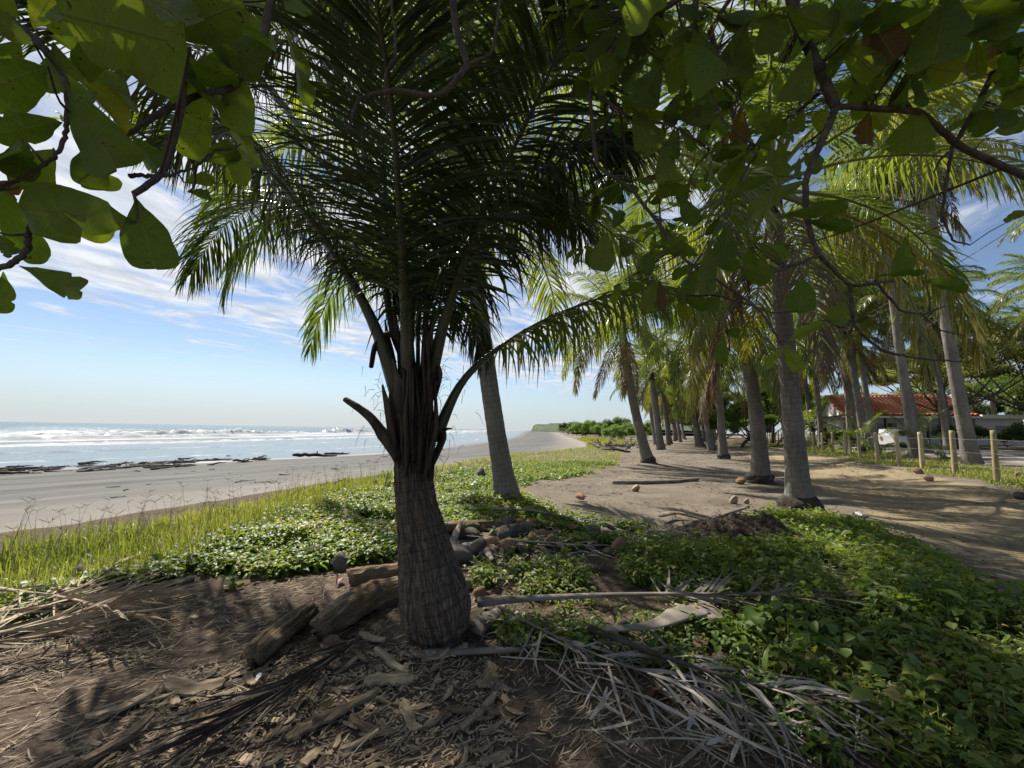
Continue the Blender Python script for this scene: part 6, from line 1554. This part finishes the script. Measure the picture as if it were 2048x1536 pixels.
def make_tree_proto(key, H, spread, trunk_h, mat, rs, nclump, nleaf, L, W, flat=.55, r0=.25, lean=0.3, zlo=.35):
    r = np.random.default_rng(rs); parts = []; clumps = []; limbs = []
    top = np.array([r.normal(0, lean), r.normal(0, lean), trunk_h])
    parts.append(tube(resample([(0, 0, -.2), (top[0] * .4, top[1] * .4, trunk_h * .5), top], 14), np.linspace(r0 * 1.25, r0 * .8, 14), 10, .12, 3, rs)[:2])
    for i in range(nclump):
        az = i * 2.4 + r.normal(0, .3); rr_ = spread * math.sqrt((i + .6) / nclump); z = trunk_h + (H - trunk_h) * (r.uniform(zlo, 1.0) * (1 - .45 * (rr_ / spread) ** 2))
        c = np.array([math.cos(az) * rr_, math.sin(az) * rr_, z])
        s = r.uniform(.75, 1.25) * spread / (nclump ** .5) * 1.15
        clumps.append((c, (s, s, s * flat), r.uniform(.7, 1.3)))
        m = top * .5 + c * .5 + [0, 0, -.12 * rr_]
        if i % 4 == 0 or not limbs:
            lb_ = resample([top - [0, 0, .3], m + r.normal(0, .25, 3), c], 12); limbs.append(lb_); r_a = r0 * .5
        else:
            near_ = min(limbs, key=lambda q: np.linalg.norm(q[-1] - c)); s0 = near_[int(r.integers(5, 9))]
            lb_ = resample([s0, (s0 + c) / 2 + r.normal(0, .2, 3), c], 12); r_a = r0 * .2
        parts.append(tube(lb_, np.linspace(r_a, r0 * .06, 12), 6, .12, 3, rs + i)[:2])
    V, Fs = join(parts); tm = mesh('trunk', V, Fs, M['bark'])
    V, Fq, tn = crown_cloud(clumps, nleaf, L, W, rs); cm = mesh('crown', V, Fq, M[mat], attrs={'tone': tn})
    TREE_PROTO[key] = (tm, cm)
make_tree_proto('spread', 10.6, 6.8, 3.2, 'tleaf_olive', 1, 34, 22000, .20, .10, .30, .22, zlo=.62)
make_tree_proto('spread2', 9.8, 5.8, 2.8, 'tleaf_olive', 2, 30, 18000, .20, .10, .32, .18, zlo=.60)
make_tree_proto('bright', 6.0, 3.0, 1.0, 'tleaf_green', 3, 20, 9000, .26, .16, .7, .16)
make_tree_proto('dark', 9.5, 4.2, 2.6, 'tleaf_dark', 4, 24, 14000, .28, .16, .75, .22)
make_tree_proto('dark2', 8.0, 4.6, 1.4, 'tleaf_dark', 5, 26, 14000, .28, .16, .7, .22)
make_tree_proto('shrub', 2.2, 1.6, .3, 'tleaf_green', 6, 14, 6000, .14, .09, .75, .06)
make_tree_proto('shrub_dark', 2.4, 1.7, .3, 'tleaf_dark', 7, 14, 6000, .14, .09, .75, .06)
def btree(key, base, label, rotz, s=1.0, group='broadleaf trees behind the palms', name='broadleaf_tree', cat='tree'):
    root = empty(name, base, label, cat, group, rot=(0, 0, rotz)); root.scale = (s, s, s)
    tm, cm = TREE_PROTO[key]; link('trunk', tm, root); link('crown', cm, root)
def dpt(px, d):
    p = P(px, 860, d); p[2] = float(height(p[0], p[1])); return p
btree('spread', dpt(1890, 35), 'wide olive crowned tree with forking limbs in front of the tiled roof', .4, 1.0)
btree('spread2', dpt(2075, 33), 'olive crowned tree standing at the border of view beside the annex', 2.0, 1.05)
btree('spread2', dpt(1925, 56), 'olive crowned tree behind the annex roof', 4.0, 1.25)
btree('spread', dpt(1860, 80), 'wide olive crowned tree rising behind the tiled house', 1.0, 1.7)
btree('bright', dpt(1480, 46), 'bright green leafy tree at the bend of the fence', .3, 1.0)
btree('bright', dpt(1452, 60), 'second bright green tree farther down the fence', 2.3, .9)
btree('dark', dpt(1545, 52), 'dark green tree behind the fence, left of the house', 1.3, .9)
btree('shrub_dark', dpt(2012, 36), 'dark shrub beside the annex wall', .8, .6, 'shrubs by the house', 'garden_shrub', 'shrub')
btree('shrub_dark', dpt(1925, 34), 'dark shrub under the wide olive crowned tree', 2.8, .9, 'shrubs by the house', 'garden_shrub', 'shrub')
btree('shrub_dark', dpt(2062, 31), 'dark shrub at the far end of the annex', 1.8, .9, 'shrubs by the house', 'garden_shrub', 'shrub')
btree('shrub_dark', dpt(1690, 34), 'dark shrub behind the fence saplings', .2, .8, 'shrubs by the house', 'garden_shrub', 'shrub')
rt = np.random.default_rng(99)
for i, (q, a) in enumerate([(30, 52), (34, 66), (30, 80), (26, 95), (19, 92), (15, 108), (10, 100), (5, 128), (0, 122), (-5, 130), (12, 125), (20, 118), (38, 84), (9, 84), (13.5, 72)]):
    btree('dark' if i % 2 else 'dark2', qa(q, a), 'dark leafy tree in the far belt closing off the grove', rt.uniform(0, 6), rt.uniform(.85, 1.25), 'dark trees of the far belt')
for px, d, s, k, lb in [(1228, 60, 1.0, 'shrub', 'green beach shrub nearest on the far bank'), (1262, 66, 1.25, 'shrub', 'rounded green beach shrub behind the driftwood heap'), (1245, 82, 1.5, 'shrub', 'taller green beach shrub farther along the bank'), (1285, 78, 1.6, 'shrub', 'green beach shrub under the leaning palm crown'), (1225, 72, 1.0, 'shrub_dark', 'dark dry shrub at the seaward tip of the bank'), (1205, 110, 1.6, 'shrub', 'distant green beach shrub where the sand curves')]:
    btree(k, dpt(px, d), lb, rt.uniform(0, 6), s, 'shrubs along the beach bank', 'beach_shrub', 'shrub')
for i in range(34):
    y = rt.uniform(85, 330); x = xe(y) + rt.uniform(2, 14)
    btree('shrub' if rt.random() < .7 else 'shrub_dark', np.array([x, y, float(height(x, y))]), 'small shrub in the scrub running toward the headland', rt.uniform(0, 6), rt.uniform(1.2, 2.4), 'scrub toward the headland', 'scrub_shrub', 'shrub')
b2 = []
for _ in range(14000):
    y = rt.uniform(46, 95); x = xe(y) + abs(rt.normal(0, 2.6)) + .2; b2.append((x, y))
b2 = np.array(b2); grass('bank_grass', 'sunlit grass on the far bank behind the driftwood heap', np.column_stack([b2, height(b2[:, 0], b2[:, 1])]), .4, 77, w=.05, k=2)
